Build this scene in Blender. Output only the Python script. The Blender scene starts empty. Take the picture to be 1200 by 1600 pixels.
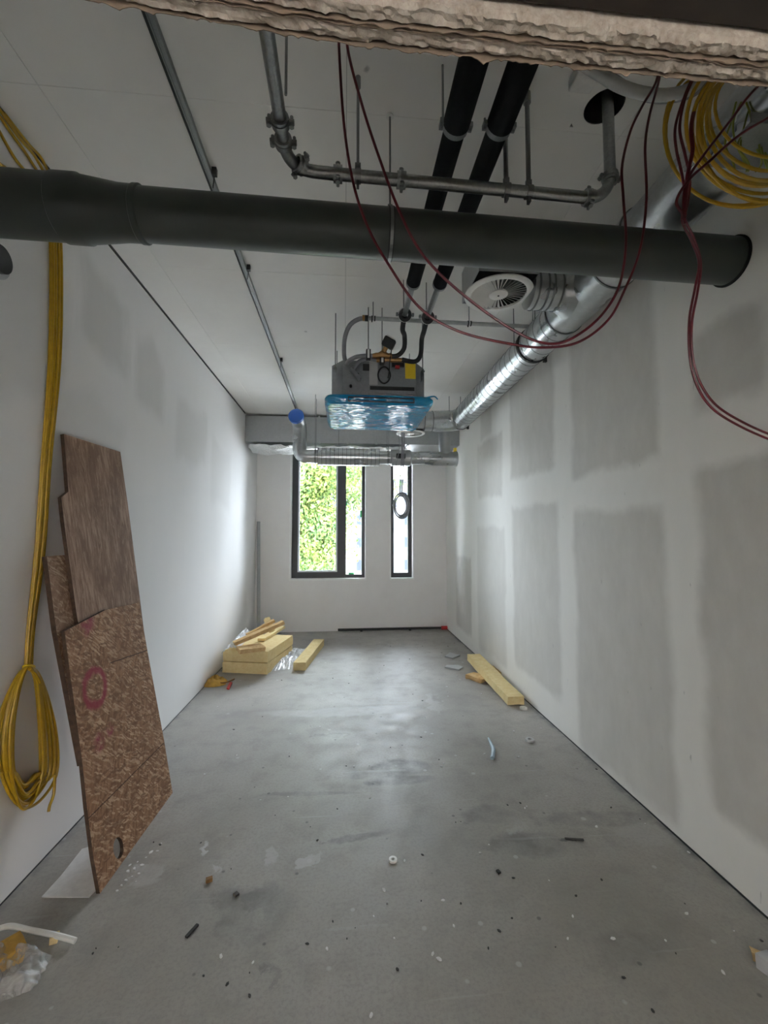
import bpy, bmesh, math, random
from mathutils import Vector, Matrix, noise
PI = math.pi
R = math.radians
S = bpy.context.scene
COL = S.collection

# ------------------------------------------------------------------ camera
CAM = Vector((0.0, 0.0, 1.74)); FPX = 680.0; YAW = R(5.2); PIT = R(3.2)
cd = bpy.data.cameras.new('camera'); cam = bpy.data.objects.new('camera', cd); COL.objects.link(cam)
cd.sensor_fit = 'HORIZONTAL'; cd.sensor_width = 36.0; cd.lens = 36.0 * FPX / 1200.0
cd.clip_start = 0.02; cd.clip_end = 500
cam.location = CAM; cam.rotation_euler = (PI / 2 + PIT, 0, -YAW)
S.camera = cam
# ------------------------------------------------------------------ world: flat overcast sky
w = bpy.data.worlds.new('overcast_sky'); S.world = w; w.use_nodes = True
bg = w.node_tree.nodes['Background']; bg.inputs[0].default_value = (0.86, 0.93, 1.06, 1); bg.inputs[1].default_value = 31.0
S.view_settings.view_transform = 'Standard'; S.view_settings.look = 'None'
S.view_settings.gamma = 1.0; S.view_settings.exposure = 0.55; S.view_settings.use_curve_mapping = False
S.cycles.max_bounces = 16; S.cycles.diffuse_bounces = 14; S.cycles.glossy_bounces = 6; S.cycles.transparent_max_bounces = 16
# light portals: they only steer sampling towards the openings of the room
def portal(loc, rot, sx, sy):
    l = bpy.data.lights.new('sky_portal', 'AREA'); l.shape = 'RECTANGLE'; l.size = sx; l.size_y = sy
    l.cycles.is_portal = True
    o = bpy.data.objects.new('sky_portal', l); COL.objects.link(o); o.location = loc; o.rotation_euler = rot
XL, XR, H, D = -1.61, 1.93, 3.74, 8.15
YB = -3.2                                    # the room goes on unseen behind the camera to a doorway added for light
portal((-0.30, D + 0.32, 2.15), (-PI / 2, 0, 0), 1.40, 2.44)
portal((1.08, D + 0.32, 2.15), (-PI / 2, 0, 0), 0.45, 2.44)
portal((0.16, YB - 0.05, 1.05), (PI / 2, 0, 0), .7, 2.1)

# ------------------------------------------------------------------ helpers
_s, _c, _S, _K = math.sin(YAW), math.cos(YAW), math.sin(PIT), math.cos(PIT)
RT = Vector((_c, -_s, 0)); UP = Vector((-_s * _S, -_c * _S, _K)); FW = Vector((_s * _K, _c * _K, _S))
def ray(px, py): return FW + RT * ((px - 600) / FPX) - UP * ((py - 800) / FPX)
def P(px, py, X=None, Y=None, Z=None):
    """point of the room that shows at a pixel of the photograph, on the plane X=, Y= or Z="""
    d = ray(px, py)
    i, v = (0, X) if X is not None else (1, Y) if Y is not None else (2, Z)
    return CAM + d * ((v - CAM[i]) / d[i])
def PP(px, py, p0, n):
    d = ray(px, py); return CAM + d * ((p0 - CAM).dot(n) / d.dot(n))

class MB:
    def __init__(s): s.v = []; s.f = []
    def add(s, vs, fs):
        b = len(s.v); s.v += [Vector(q) for q in vs]; s.f += [tuple(i + b for i in f) for f in fs]; return s
    def box(s, a, b, M=None):
        x0, y0, z0 = a; x1, y1, z1 = b
        vs = [Vector(q) for q in ((x0,y0,z0),(x1,y0,z0),(x1,y1,z0),(x0,y1,z0),(x0,y0,z1),(x1,y0,z1),(x1,y1,z1),(x0,y1,z1))]
        if M: vs = [M @ q for q in vs]
        return s.add(vs, [(3,2,1,0),(4,5,6,7),(0,1,5,4),(1,2,6,5),(2,3,7,6),(3,0,4,7)])
    def tube(s, path, r, seg=12, closed=False, caps=True):
        path = [Vector(p) for p in path]; n = len(path)
        rr = r if isinstance(r, (list, tuple)) else [r] * n
        t = []
        for i in range(n):
            if closed: d = path[(i + 1) % n] - path[i - 1]
            else: d = path[min(i + 1, n - 1)] - path[max(i - 1, 0)]
            t.append(d.normalized() if d.length > 1e-9 else Vector((0, 0, 1)))
        a = Vector((0, 0, 1)) if abs(t[0].z) < .9 else Vector((1, 0, 0))
        u = t[0].cross(a).normalized(); vs = []
        for i in range(n):
            u = (u - t[i] * u.dot(t[i])); u = u.normalized() if u.length > 1e-9 else t[i].orthogonal().normalized()
            w_ = t[i].cross(u)
            for k in range(seg):
                an = 2 * PI * k / seg; vs.append(path[i] + (u * math.cos(an) + w_ * math.sin(an)) * rr[i])
        fs = []
        for i in range(n if closed else n - 1):
            j = (i + 1) % n
            for k in range(seg):
                l = (k + 1) % seg; fs.append((i*seg+k, i*seg+l, j*seg+l, j*seg+k))
        if caps and not closed:
            fs.append(tuple(range(seg - 1, -1, -1))); fs.append(tuple((n-1)*seg + k for k in range(seg)))
        return s.add(vs, fs)
    def ring(s, c, axis, r0, r1, h, seg=32):
        """annular collar: inner radius r0, outer r1, length h along axis, centred at c"""
        c = Vector(c); ax = Vector(axis).normalized(); u = ax.orthogonal().normalized(); w_ = ax.cross(u); vs = []
        for k in range(seg):
            an = 2 * PI * k / seg; d = u * math.cos(an) + w_ * math.sin(an)
            vs += [c + d*r0 - ax*h/2, c + d*r1 - ax*h/2, c + d*r1 + ax*h/2, c + d*r0 + ax*h/2]
        fs = []
        for k in range(seg):
            a, b = 4 * k, 4 * ((k + 1) % seg)
            for q in range(4): fs.append((a+q, b+q, b+(q+1) % 4, a+(q+1) % 4))
        return s.add(vs, fs)
    def prism(s, poly, vec):
        """closed polygon (3-D points) extruded by vec"""
        poly = [Vector(p) for p in poly]; vec = Vector(vec); n = len(poly)
        fs = [tuple(range(n)), tuple(range(2*n-1, n-1, -1))] + [(i, i+n, (i+1) % n+n, (i+1) % n) for i in range(n)]
        return s.add(poly + [p + vec for p in poly], fs)
    def disc(s, c, axis, r, seg=24):
        c = Vector(c); ax = Vector(axis).normalized(); u = ax.orthogonal().normalized(); w_ = ax.cross(u)
        return s.add([c + u*r*math.cos(2*PI*k/seg) + w_*r*math.sin(2*PI*k/seg) for k in range(seg)], [tuple(range(seg))])
    def grid(s, nx, ny, fn):
        vs = [fn(i / nx, j / ny) for j in range(ny + 1) for i in range(nx + 1)]
        return s.add(vs, [(j*(nx+1)+i, j*(nx+1)+i+1, (j+1)*(nx+1)+i+1, (j+1)*(nx+1)+i) for j in range(ny) for i in range(nx)])

ORG = {}
def wloc(o): return ORG.get(o.name, Vector((0, 0, 0)))
def obj(name, mb, mat, parent=None, smooth=False, M=None, bevel=0, org=None, fix=True):
    me = bpy.data.meshes.new(name); vs = mb.v
    if parent is not None: base = wloc(parent)
    elif org is not None: base = Vector(org)
    elif M is not None: base = Vector((0, 0, 0))
    else:
        base = Vector((sum(v.x for v in vs)/len(vs), sum(v.y for v in vs)/len(vs), min(v.z for v in vs)))
    me.from_pydata([tuple(v - base) for v in vs], [], mb.f)
    me.materials.append(mat); me.validate()
    if fix:
        bm = bmesh.new(); bm.from_mesh(me); bmesh.ops.recalc_face_normals(bm, faces=bm.faces); bm.to_mesh(me); bm.free()
    if smooth:
        me.polygons.foreach_set('use_smooth', [True] * len(me.polygons)); me.set_sharp_from_angle(angle=R(40))
    o = bpy.data.objects.new(name, me); COL.objects.link(o)
    if parent is not None: o.parent = parent; ORG[o.name] = base
    elif M is not None: o.matrix_world = M; ORG[o.name] = M.to_translation()
    else: o.location = base; ORG[o.name] = base
    if bevel:
        m = o.modifiers.new('bevel', 'BEVEL'); m.width = bevel; m.segments = 2; m.limit_method = 'ANGLE'
    return o
def tag(o, label=None, cat=None, group=None, kind=None):
    if label: o['label'] = label
    if cat: o['category'] = cat
    if group: o['group'] = group
    if kind: o['kind'] = kind
    return o
def thing(name, loc, label, cat, group=None, kind=None):
    o = bpy.data.objects.new(name, None); o.empty_display_size = .05; COL.objects.link(o)
    o.location = loc; ORG[o.name] = Vector(loc); return tag(o, label, cat, group, kind)
def catmull(pts, n=10, closed=False):
    pts = [Vector(p) for p in pts]; m = len(pts); out = []
    for i in range(m if closed else m - 1):
        g = lambda k: pts[k % m] if closed else pts[min(max(k, 0), m - 1)]
        p0, p1, p2, p3 = g(i-1), g(i), g(i+1), g(i+2)
        for k in range(n):
            t = k / n
            out.append(.5*((2*p1) + (p2-p0)*t + (2*p0-5*p1+4*p2-p3)*t*t + (3*p1-p0-3*p2+p3)*t**3))
    if not closed: out.append(pts[-1])
    return out
def fillet(pts, r, n=8):
    pts = [Vector(p) for p in pts]; out = [pts[0]]
    for i in range(1, len(pts) - 1):
        a, b, c = pts[i-1], pts[i], pts[i+1]; d0 = (a-b).normalized(); d1 = (c-b).normalized()
        h = d0.angle(d1) / 2; t = min(r / math.tan(h), (a-b).length*.49, (c-b).length*.49)
        p0, p1 = b + d0*t, b + d1*t
        for k in range(n + 1):
            q = k / n; out.append(p0*(1-q)**2 + b*2*q*(1-q) + p1*q*q)
    out.append(pts[-1]); return out
def copy_part(o, parent, M=None):
    c = o.copy(); COL.objects.link(c); c.parent = parent
    if M is not None: c.matrix_local = M
    return c
rnd = random.Random(7)

# ------------------------------------------------------------------ materials
MATS = {}
class NT:
    def __init__(s, name):
        m = bpy.data.materials.new(name); m.use_nodes = True; s.m = m; s.t = m.node_tree; s.t.nodes.clear()
        s.out = s.n('ShaderNodeOutputMaterial'); s.b = s.n('ShaderNodeBsdfPrincipled'); s.l(s.b.outputs[0], s.out.inputs[0]); MATS[name] = m
    def n(s, t, **k):
        q = s.t.nodes.new(t)
        for a, v in k.items(): setattr(q, a, v)
        return q
    def l(s, a, b): s.t.links.new(a, b)
    def put(s, sock, v):
        if hasattr(v, 'is_linked') or isinstance(v, bpy.types.NodeSocket): s.l(v, sock)
        else: sock.default_value = v
    def math(s, op, a, b=0.0, c=0.0):
        q = s.n('ShaderNodeMath', operation=op); s.put(q.inputs[0], a); s.put(q.inputs[1], b); s.put(q.inputs[2], c); return q.outputs[0]
    def mix(s, f, a, b, mode='MIX'):
        q = s.n('ShaderNodeMix', data_type='RGBA', blend_type=mode); s.put(q.inputs[0], f)
        s.put(q.inputs[6], a if not isinstance(a, tuple) else (*a[:3], 1)); s.put(q.inputs[7], b if not isinstance(b, tuple) else (*b[:3], 1)); return q.outputs[2]
    def mr(s, v, a, b, c=0.0, d=1.0, smooth=False):
        q = s.n('ShaderNodeMapRange'); q.interpolation_type = 'SMOOTHSTEP' if smooth else 'LINEAR'
        s.put(q.inputs[0], v)
        for i, x in enumerate((a, b, c, d)): s.put(q.inputs[i + 1], x)
        return q.outputs[0]
    def pos(s): return s.n('ShaderNodeNewGeometry').outputs['Position']
    def oco(s): return s.n('ShaderNodeTexCoord').outputs['Object']
    def mapping(s, v, scale=(1, 1, 1), loc=(0, 0, 0), rot=(0, 0, 0)):
        q = s.n('ShaderNodeMapping'); s.l(v, q.inputs[0]); q.inputs[1].default_value = loc; q.inputs[2].default_value = rot; q.inputs[3].default_value = scale; return q.outputs[0]
    def noise(s, v, scale, detail=3, rough=.5, dist=0):
        q = s.n('ShaderNodeTexNoise'); s.l(v, q.inputs['Vector']); q.inputs['Scale'].default_value = scale; q.inputs['Detail'].default_value = detail
        q.inputs['Roughness'].default_value = rough; q.inputs['Distortion'].default_value = dist; return q.outputs[0], q.outputs[1]
    def voro(s, v, scale, feature='F1', rand=1.0):
        q = s.n('ShaderNodeTexVoronoi', feature=feature); s.l(v, q.inputs['Vector']); q.inputs['Scale'].default_value = scale; q.inputs['Randomness'].default_value = rand; return q
    def xyz(s, v):
        q = s.n('ShaderNodeSeparateXYZ'); s.l(v, q.inputs[0]); return q.outputs
    def bump(s, h, strength=.3, dist=.01):
        q = s.n('ShaderNodeBump'); s.l(h, q.inputs['Height']); q.inputs['Strength'].default_value = strength; q.inputs['Distance'].default_value = dist; s.l(q.outputs[0], s.b.inputs['Normal'])
    def set(s, **k):
        for a, v in k.items():
            a = {'color': 'Base Color', 'rough': 'Roughness', 'metal': 'Metallic', 'trans': 'Transmission Weight', 'coat': 'Coat Weight', 'spec': 'Specular IOR Level', 'alpha': 'Alpha'}.get(a, a)
            s.put(s.b.inputs[a], (*v[:3], 1) if isinstance(v, tuple) else v)
        return s

def speck(name, col, rough=.6, metal=0.0, var=.12, scale=18, bump=0, spec=.5, stretch=(1, 1, 1)):
    n = NT(name); v = n.mapping(n.oco(), stretch); f, _ = n.noise(v, scale, 4, .6)
    k = n.mr(f, .3, .7, 1 - var, 1 + var)
    h = n.n('ShaderNodeHueSaturation'); h.inputs['Color'].default_value = (*col, 1); n.l(k, h.inputs['Value'])
    n.set(color=h.outputs[0], rough=rough, metal=metal, spec=spec)
    if bump: n.bump(f, bump, .004)
    return n.m

def rectmask(n, ys, zs, y0, y1, z0, z1, e=.05):
    a = n.mr(ys, y0 - e, y0 + e, 0, 1, True); b = n.mr(ys, y1 - e, y1 + e, 1, 0, True)
    c = n.mr(zs, z0 - e, z0 + e, 0, 1, True); d = n.mr(zs, z1 - e, z1 + e, 1, 0, True)
    return n.math('MULTIPLY', n.math('MULTIPLY', a, b), n.math('MULTIPLY', c, d))

# right wall: plasterboard with lighter skim over its joints
n = NT('taped_plasterboard'); p = n.pos(); wf, wc = n.noise(p, 2.2, 4, .55)
fine, _ = n.noise(n.mapping(p, (1, 1, .5)), 9, 4, .6)
x, y, z = n.xyz(p)
dy = n.math('MULTIPLY', n.math('SUBTRACT', wf, .5), .16); w2, _ = n.noise(n.mapping(p, (1, 1, 1), (7, 3, 5)), 2.5, 4, .6)
dz = n.math('MULTIPLY', n.math('SUBTRACT', w2, .5), .22)
ys, zs = n.math('ADD', y, dy), n.math('ADD', z, dz)
def wallrect(x0, x1, ya, yb):
    a = P(x1, 800, X=XR).y; b = P(x0, 800, X=XR).y; xm = (x0 + x1) / 2
    return a, b, P(xm, yb, X=XR).z, P(xm, ya, X=XR).z
rects = [((712,735,872,985),.9), ((747,786,684,776),.8), ((745,788,822,1025),.6), ((799,869,500,737),.9), ((800,871,788,1062),.75),
         ((896,1033,430,732),.9), ((897,1040,796,1215),.85), ((1092,1205,490,619),1.0), ((1090,1240,712,1290),1.0),
         ((940,960,860,1080),.35), ((752,770,560,680),.5)]
m_ = None
for q, amt in rects:
    k = n.math('MULTIPLY', rectmask(n, ys, zs, *wallrect(*q)), amt)
    m_ = k if m_ is None else n.math('MAXIMUM', m_, k)
m_ = n.math('MULTIPLY', m_, n.mr(fine, .3, .7, .75, 1.0))
cl = n.mix(m_, (.80, .79, .755), (.545, .53, .495))
cl = n.mix(n.mr(fine, .35, .7, 0, .10), cl, (.6, .6, .56))
sm, _ = n.noise(n.mapping(p, (1, 1, .35)), 26, 2, .5)
cl = n.mix(n.math('MULTIPLY', n.mr(sm, .74, .80), .5), cl, (.3, .3, .29))
n.set(color=cl, rough=.75, spec=.25); n.bump(fine, .06, .01)
M_RIGHT = n.m
# left wall: white skim, grey where the board shows through up high
n = NT('skimmed_wall'); p = n.pos(); a, _ = n.noise(n.mapping(p, (1, 1, .45)), 1.3, 4, .55); b, _ = n.noise(n.mapping(p, (1, 1, .25)), 7, 4, .6)
x, y, z = n.xyz(p)
dl = n.math('MULTIPLY', n.math('SUBTRACT', b, .5), .25); zl = n.math('ADD', z, n.math('MULTIPLY', n.math('SUBTRACT', a, .5), .6)); yl = n.math('ADD', y, dl)
m_ = None
for (y0, y1, z0, z1), amt in (((2.75,3.3,2.85,3.45),.75), ((3.45,3.95,2.75,3.3),.7), ((1.7,2.6,2.4,3.1),.55), ((4.3,5.2,2.5,3.1),.45), ((2.5,3.3,1.9,2.5),.35), ((5.4,6.3,2.1,2.9),.35)):
    k = n.math('MULTIPLY', rectmask(n, yl, zl, y0, y1, z0, z1, .09), amt); m_ = k if m_ is None else n.math('MAXIMUM', m_, k)
cl = n.mix(m_, (.79, .78, .77), (.62, .61, .59)); cl = n.mix(n.mr(b, .4, .75, 0, .22), cl, (.74, .735, .73))
n.set(color=cl, rough=.9, spec=.08); n.bump(b, .05, .01); M_LEFT = n.m
n = NT('painted_plaster'); p = n.pos(); a, _ = n.noise(p, 3, 4, .6); n.set(color=n.mix(n.mr(a, .3, .7), (.90, .885, .875), (.86, .845, .835)), rough=.8, spec=.2); M_BACK = n.m
# ceiling
n = NT('painted_concrete_ceiling'); p = n.pos(); a, _ = n.noise(p, 1.1, 4, .6); b, _ = n.noise(p, 28, 3, .6)
cl = n.mix(n.mr(a, .3, .7), (.90, .89, .86), (.82, .81, .785)); vv = n.voro(p, 2.1); sp = n.math('MULTIPLY', n.mr(vv.outputs['Distance'], .02, .045, 1, 0), n.mr(b, .5, .6))
cl = n.mix(n.math('MULTIPLY', sp, .7), cl, (.2, .2, .19)); n.set(color=cl, rough=.85, spec=.2); n.bump(b, .08, .004); M_CEIL = n.m
n = NT('joint_filler'); n.set(color=(.40, .40, .39), rough=.9); M_JOINT = n.m
# floor: dusty concrete
n = NT('dusty_concrete'); p = n.pos(); a, _ = n.noise(p, .8, 6, .62, .4); b, _ = n.noise(p, 5, 6, .65); c_, _ = n.noise(p, 60, 3, .7)
x, y, z = n.xyz(p)
cl = n.mix(n.mr(a, .32, .68), (.285, .267, .238), (.41, .392, .36)); cl = n.mix(n.mr(b, .5, .78, 0, .55), cl, (.21, .20, .182)); cl = n.mix(n.mr(c_, .45, .72, 0, .5), cl, (.225, .213, .195))
def spot(px, py, rx, ry, amt, col, e=.5):
    global cl
    q = P(px, py, Z=0); ex = P(px + rx, py, Z=0).x - q.x; ey = abs(P(px, py - ry, Z=0).y - P(px, py + ry, Z=0).y) / 2
    u = n.math('DIVIDE', n.math('SUBTRACT', n.math('ADD', x, n.math('MULTIPLY', n.math('SUBTRACT', b, .5), .5)), q.x), ex)
    v = n.math('DIVIDE', n.math('SUBTRACT', n.math('ADD', y, n.math('MULTIPLY', n.math('SUBTRACT', a, .5), .5)), q.y), ey)
    d = n.math('ADD', n.math('MULTIPLY', u, u), n.math('MULTIPLY', v, v))
    f = n.math('MULTIPLY', n.mr(d, 1 - e, 1 + e, 1, 0, True), n.math('MULTIPLY', n.mr(b, .3, .6), amt)); cl = n.mix(f, cl, col)
DK = (.12, .12, .12); WH = (.55, .55, .56)
for q in ((400,1420,60,50,.42,DK), (415,1395,18,30,.35,DK), (560,1308,50,6,.6,DK), (630,1195,45,14,.65,DK), (625,1218,50,8,.6,DK), (520,1147,26,4,.8,DK), (830,1320,60,22,.5,DK),
          (760,1275,45,16,.5,DK), (930,1275,90,14,.4,DK), (480,1240,80,4,.35,DK), (425,1525,12,22,.5,DK), (900,1312,18,3,.9,DK), (1000,1500,80,30,.3,DK), (560,1210,40,6,.35,DK),
          (328,1330,9,10,.9,WH), (335,1352,6,7,.9,WH), (425,1330,10,12,.6,WH), (490,1340,9,14,.6,WH), (800,1290,14,14,.35,WH), (540,1112,120,7,.5,WH), (680,1100,8,16,.4,WH), (1010,1300,40,20,.2,WH), (230,1370,25,16,.5,WH)):
    spot(*q)
vv = n.voro(p, 7.0); r1 = n.n('ShaderNodeTexWhiteNoise'); n.l(vv.outputs['Position'], r1.inputs['Vector'])
ws = n.math('MULTIPLY', n.mr(vv.outputs['Distance'], n.math('MULTIPLY', r1.outputs[0], .10), n.math('ADD', n.math('MULTIPLY', r1.outputs[0], .10), .03), 1, 0), n.mr(r1.outputs[0], .55, .6))
cl = n.mix(n.math('MULTIPLY', ws, .55), cl, (.52, .52, .52))
v2 = n.voro(n.mapping(p, (1, 1, 1), (3, 5, 1)), 9.0); r2 = n.n('ShaderNodeTexWhiteNoise'); n.l(v2.outputs['Position'], r2.inputs['Vector'])
ds = n.math('MULTIPLY', n.mr(v2.outputs['Distance'], n.math('MULTIPLY', r2.outputs[0], .07), n.math('ADD', n.math('MULTIPLY', r2.outputs[0], .07), .05), 1, 0), n.mr(r2.outputs[0], .6, .65))
cl = n.mix(n.math('MULTIPLY', ds, .7), cl, (.10, .10, .10))
sc, _ = n.noise(n.mapping(p, (.6, 9, 1), rot=(0, 0, .5)), 2, 3, .5); cl = n.mix(n.mr(sc, .66, .72, 0, .18), cl, (.55, .55, .55))
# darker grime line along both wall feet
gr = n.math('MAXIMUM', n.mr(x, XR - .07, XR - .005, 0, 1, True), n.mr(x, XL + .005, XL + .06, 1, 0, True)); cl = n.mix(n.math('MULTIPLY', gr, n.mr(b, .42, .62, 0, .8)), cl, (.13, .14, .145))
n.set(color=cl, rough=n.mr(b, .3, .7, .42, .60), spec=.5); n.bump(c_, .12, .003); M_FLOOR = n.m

def galv(name, col=(.62, .64, .66), rough=.34, scale=40, var=.05):
    n = NT(name); p = n.oco(); v = n.voro(p, scale); f, _ = n.noise(p, 6, 3)
    g = n.xyz(v.outputs['Color'])[0]; k = n.mr(g, 0, 1, 1 - var, 1 + var)
    h = n.n('ShaderNodeHueSaturation'); h.inputs['Color'].default_value = (*col, 1); n.l(k, h.inputs['Value'])
    n.set(color=h.outputs[0], metal=.95, rough=n.mr(f, .3, .7, rough - .04, rough + .06)); return n.m
M_GALV = galv('galvanised_sheet', (.48, .50, .505), .29); M_GALVD = galv('galvanised_pipe', (.34, .35, .35), .32, 120, .1); M_ZINC = galv('zinc_rod', (.26, .27, .265), .4, 200)
M_RECT = galv('galvanised_duct_dull', (.44, .455, .46), .4, 30, .03); M_SEAM = galv('duct_seam', (.20, .21, .21), .4, 30)
M_GREY = speck('grey_green_pvc', (.040, .047, .041), .40, 0, .06, 6)
M_BLACK = speck('black_foam_rubber', (.008, .008, .009), .9, 0, .2, 60, .2, .2)
M_RUB = speck('black_rubber', (.02, .02, .021), .6)
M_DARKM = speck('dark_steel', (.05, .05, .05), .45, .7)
M_PVC = speck('light_grey_plastic', (.42, .43, .43), .45)
M_PVCD = speck('mid_grey_hose', (.22, .225, .24), .5)
M_WHITEP = speck('white_plastic', (.78, .78, .75), .4, 0, .03)
M_FRAME = speck('anthracite_frame', (.045, .048, .052), .4, 0, .05)
M_SASH = speck('lit_sash_edge', (.74, .78, .83), .4, 0, .05)  # pale tone paints in the daylight caught on the sash rebate
M_REVEAL = speck('white_reveal', (.93, .93, .92), .6, 0, .03)
M_RED = speck('dark_red_cable', (.10, .004, .010), .4, 0, .1, 30)
M_YEL = speck('yellow_cable', (.44, .27, .008), .42, 0, .12, 30)
M_GRNY = speck('green_yellow_wire', (.20, .23, .03), .5)
M_BRASS = speck('brass', (.35, .20, .08), .38, .85, .15)
M_STICK = speck('yellow_sticker', (.72, .52, .02), .5, 0, .05)
M_PAPER = speck('grey_sticker', (.46, .47, .47), .6, 0, .05)
M_REDP = speck('red_plastic', (.5, .03, .03), .4)
M_GREEN = speck('green_tape', (.03, .55, .15), .5)
M_WHITEB = speck('white_plaster', (.72, .72, .71), .8, 0, .08, 30, .2)
M_DARKB = speck('dark_crumb', (.05, .048, .045), .8, 0, .3, 60)
M_BROWN = speck('brown_crumb', (.25, .13, .04), .7, 0, .3, 60)
M_LBLUE = speck('pale_blue_plastic', (.38, .50, .60), .45)
M_LEAD = speck('dark_timber', (.020, .013, .008), .7, 0, .25, 20)
M_HOLE = speck('dark_core_hole', (.02, .02, .02), .9)
M_BODY = galv('fan_coil_casing', (.30, .315, .325), .5, 60)
# gypsum board, ragged edge
n = NT('torn_plasterboard'); p = n.pos(); a, _ = n.noise(p, 60, 4, .7); b, _ = n.noise(p, 9, 3)
n.set(color=n.mix(n.mr(a, .35, .7), (.46, .40, .33), (.27, .215, .165)), rough=.9, spec=.1); n.bump(a, .7, .004); M_TORN = n.m
# mineral wool
def wool(name, c1, c2):
    n = NT(name); p = n.oco(); a, _ = n.noise(p, 14, 5, .7); b, _ = n.noise(n.mapping(p, (1, 1, 7)), 22, 4, .7)
    n.set(color=n.mix(n.mr(n.math('MULTIPLY_ADD', a, .6, n.math('MULTIPLY', b, .4)), .35, .65), c1, c2), rough=.95, spec=.1); n.bump(b, .5, .01); return n.m
M_WOOL = wool('yellow_mineral_wool', (.84, .70, .40), (.72, .55, .26)); M_OFFC = wool('tan_offcut', (.74, .55, .30), (.52, .31, .13))
# OSB and ply
def osb(name, base, lt, dk, sc=95, mark=False):
    n = NT(name); p = n.oco(); d1, dc = n.noise(p, 9, 3)
    def flakes(rot, scale, ang):
        q1 = n.n('ShaderNodeVectorMath', operation='MULTIPLY_ADD'); n.l(dc, q1.inputs[0]); q1.inputs[1].default_value = (.06, .06, .0); n.l(n.mapping(p, (1, 1, .01), rot=(0, 0, ang)), q1.inputs[2])
        return n.voro(n.mapping(q1.outputs[0], (1, .20, 1)), scale)
    v, v2, v3 = flakes(0, sc, .5), flakes(0, sc * 1.25, -.9), flakes(0, sc * .9, 1.7)
    g1 = n.xyz(v.outputs['Color'])[0]; g2 = n.xyz(v2.outputs['Color'])[1]; g3 = n.xyz(v3.outputs['Color'])[2]; f, _ = n.noise(p, 3, 4, .6); fi, _ = n.noise(p, 120, 3, .7)
    cl = n.mix(n.mr(g1, .1, .9), dk, base); cl = n.mix(n.mr(g2, .55, .95, 0, .8), cl, lt); cl = n.mix(n.mr(g3, .72, .92, 0, .7), cl, tuple(c * .8 for c in dk)); cl = n.mix(n.mr(fi, .5, .8, 0, .45), cl, tuple(c * .55 for c in dk)); cl = n.mix(n.mr(f, .42, .7, 0, .45), cl, tuple(c * .65 for c in base))
    n.set(color=cl, rough=.75, spec=.25); n.bump(n.math('ADD', g2, fi), .25, .003); n._cl = cl; n._p = p; return n
M_OSB0 = osb('old_osb', (.34, .22, .15), (.56, .43, .31), (.20, .11, .06)).m
n = NT('weathered_board'); p = n.oco(); g, _ = n.noise(n.mapping(p, (1, .12, 1)), 55, 5, .65, .6); f, _ = n.noise(n.mapping(p, (1, .5, 1)), 6, 5, .65); fi, _ = n.noise(n.mapping(p, (1, .3, 1)), 20, 4, .7, 1.0)
cl = n.mix(n.mr(g, .35, .65), (.19, .11, .07), (.43, .295, .21)); cl = n.mix(n.mr(f, .42, .6, 0, .8), cl, (.18, .105, .066)); cl = n.mix(n.mr(fi, .56, .66, 0, .55), cl, (.42, .30, .21)); cl = n.mix(n.mr(fi, .36, .30, 0, .6), cl, (.09, .05, .03))
n.set(color=cl, rough=.75, spec=.25); n.bump(g, .3, .003); M_PLY = n.m
M_OSBE = speck('osb_cut_edge', (.07, .04, .024), .9, 0, .35, 40)
# glass
n = NT('window_glass'); n.t.nodes.remove(n.b); t = n.n('ShaderNodeBsdfTransparent'); t.inputs[0].default_value = (.95, .97, .96, 1); g = n.n('ShaderNodeBsdfGlossy'); g.inputs['Roughness'].default_value = .02
fr = n.n('ShaderNodeFresnel'); fr.inputs[0].default_value = 1.45; mx = n.n('ShaderNodeMixShader'); n.l(fr.outputs[0], mx.inputs[0]); n.l(t.outputs[0], mx.inputs[1]); n.l(g.outputs[0], mx.inputs[2]); n.l(mx.outputs[0], n.out.inputs[0]); M_GLASS = n.m
# thin clear / white film
def film(name, col, al, rough=.25):
    n = NT(name); p = n.oco(); a, _ = n.noise(p, 14, 4, .6, .8); n.set(color=col, rough=rough, alpha=n.mr(a, .35, .65, al - .2, al + .2), spec=.6); n.bump(a, .5, .01); return n.m
M_FILM = film('clear_film', (.62, .61, .60), .42); M_FILMW = film('white_film', (.82, .84, .88), .8)
n = NT('foil_lagging'); p = n.oco(); a, _ = n.noise(p, 9, 4, .6, 1.2); n.set(color=(.80, .81, .80), rough=.3, metal=.45); n.bump(a, .9, .04); M_FOIL = n.m
# blue wrapping film
n = NT('blue_wrap'); p = n.oco(); a, _ = n.noise(n.mapping(p, (1.5, 9, 3)), 5, 2, .5, .8); b, _ = n.noise(p, 3, 3)
n.set(color=n.mix(n.mr(b, .35, .65), (.004, .17, .36), (.010, .27, .48)), rough=.08, spec=.6); n.bump(a, .5, .035); M_BLUE = n.m
n = NT('blue_cap_film'); p = n.oco(); a, _ = n.noise(p, 22, 4); n.set(color=(.012, .10, .42), rough=.4); n.bump(a, .4, .01); M_BLUEC = n.m
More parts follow.
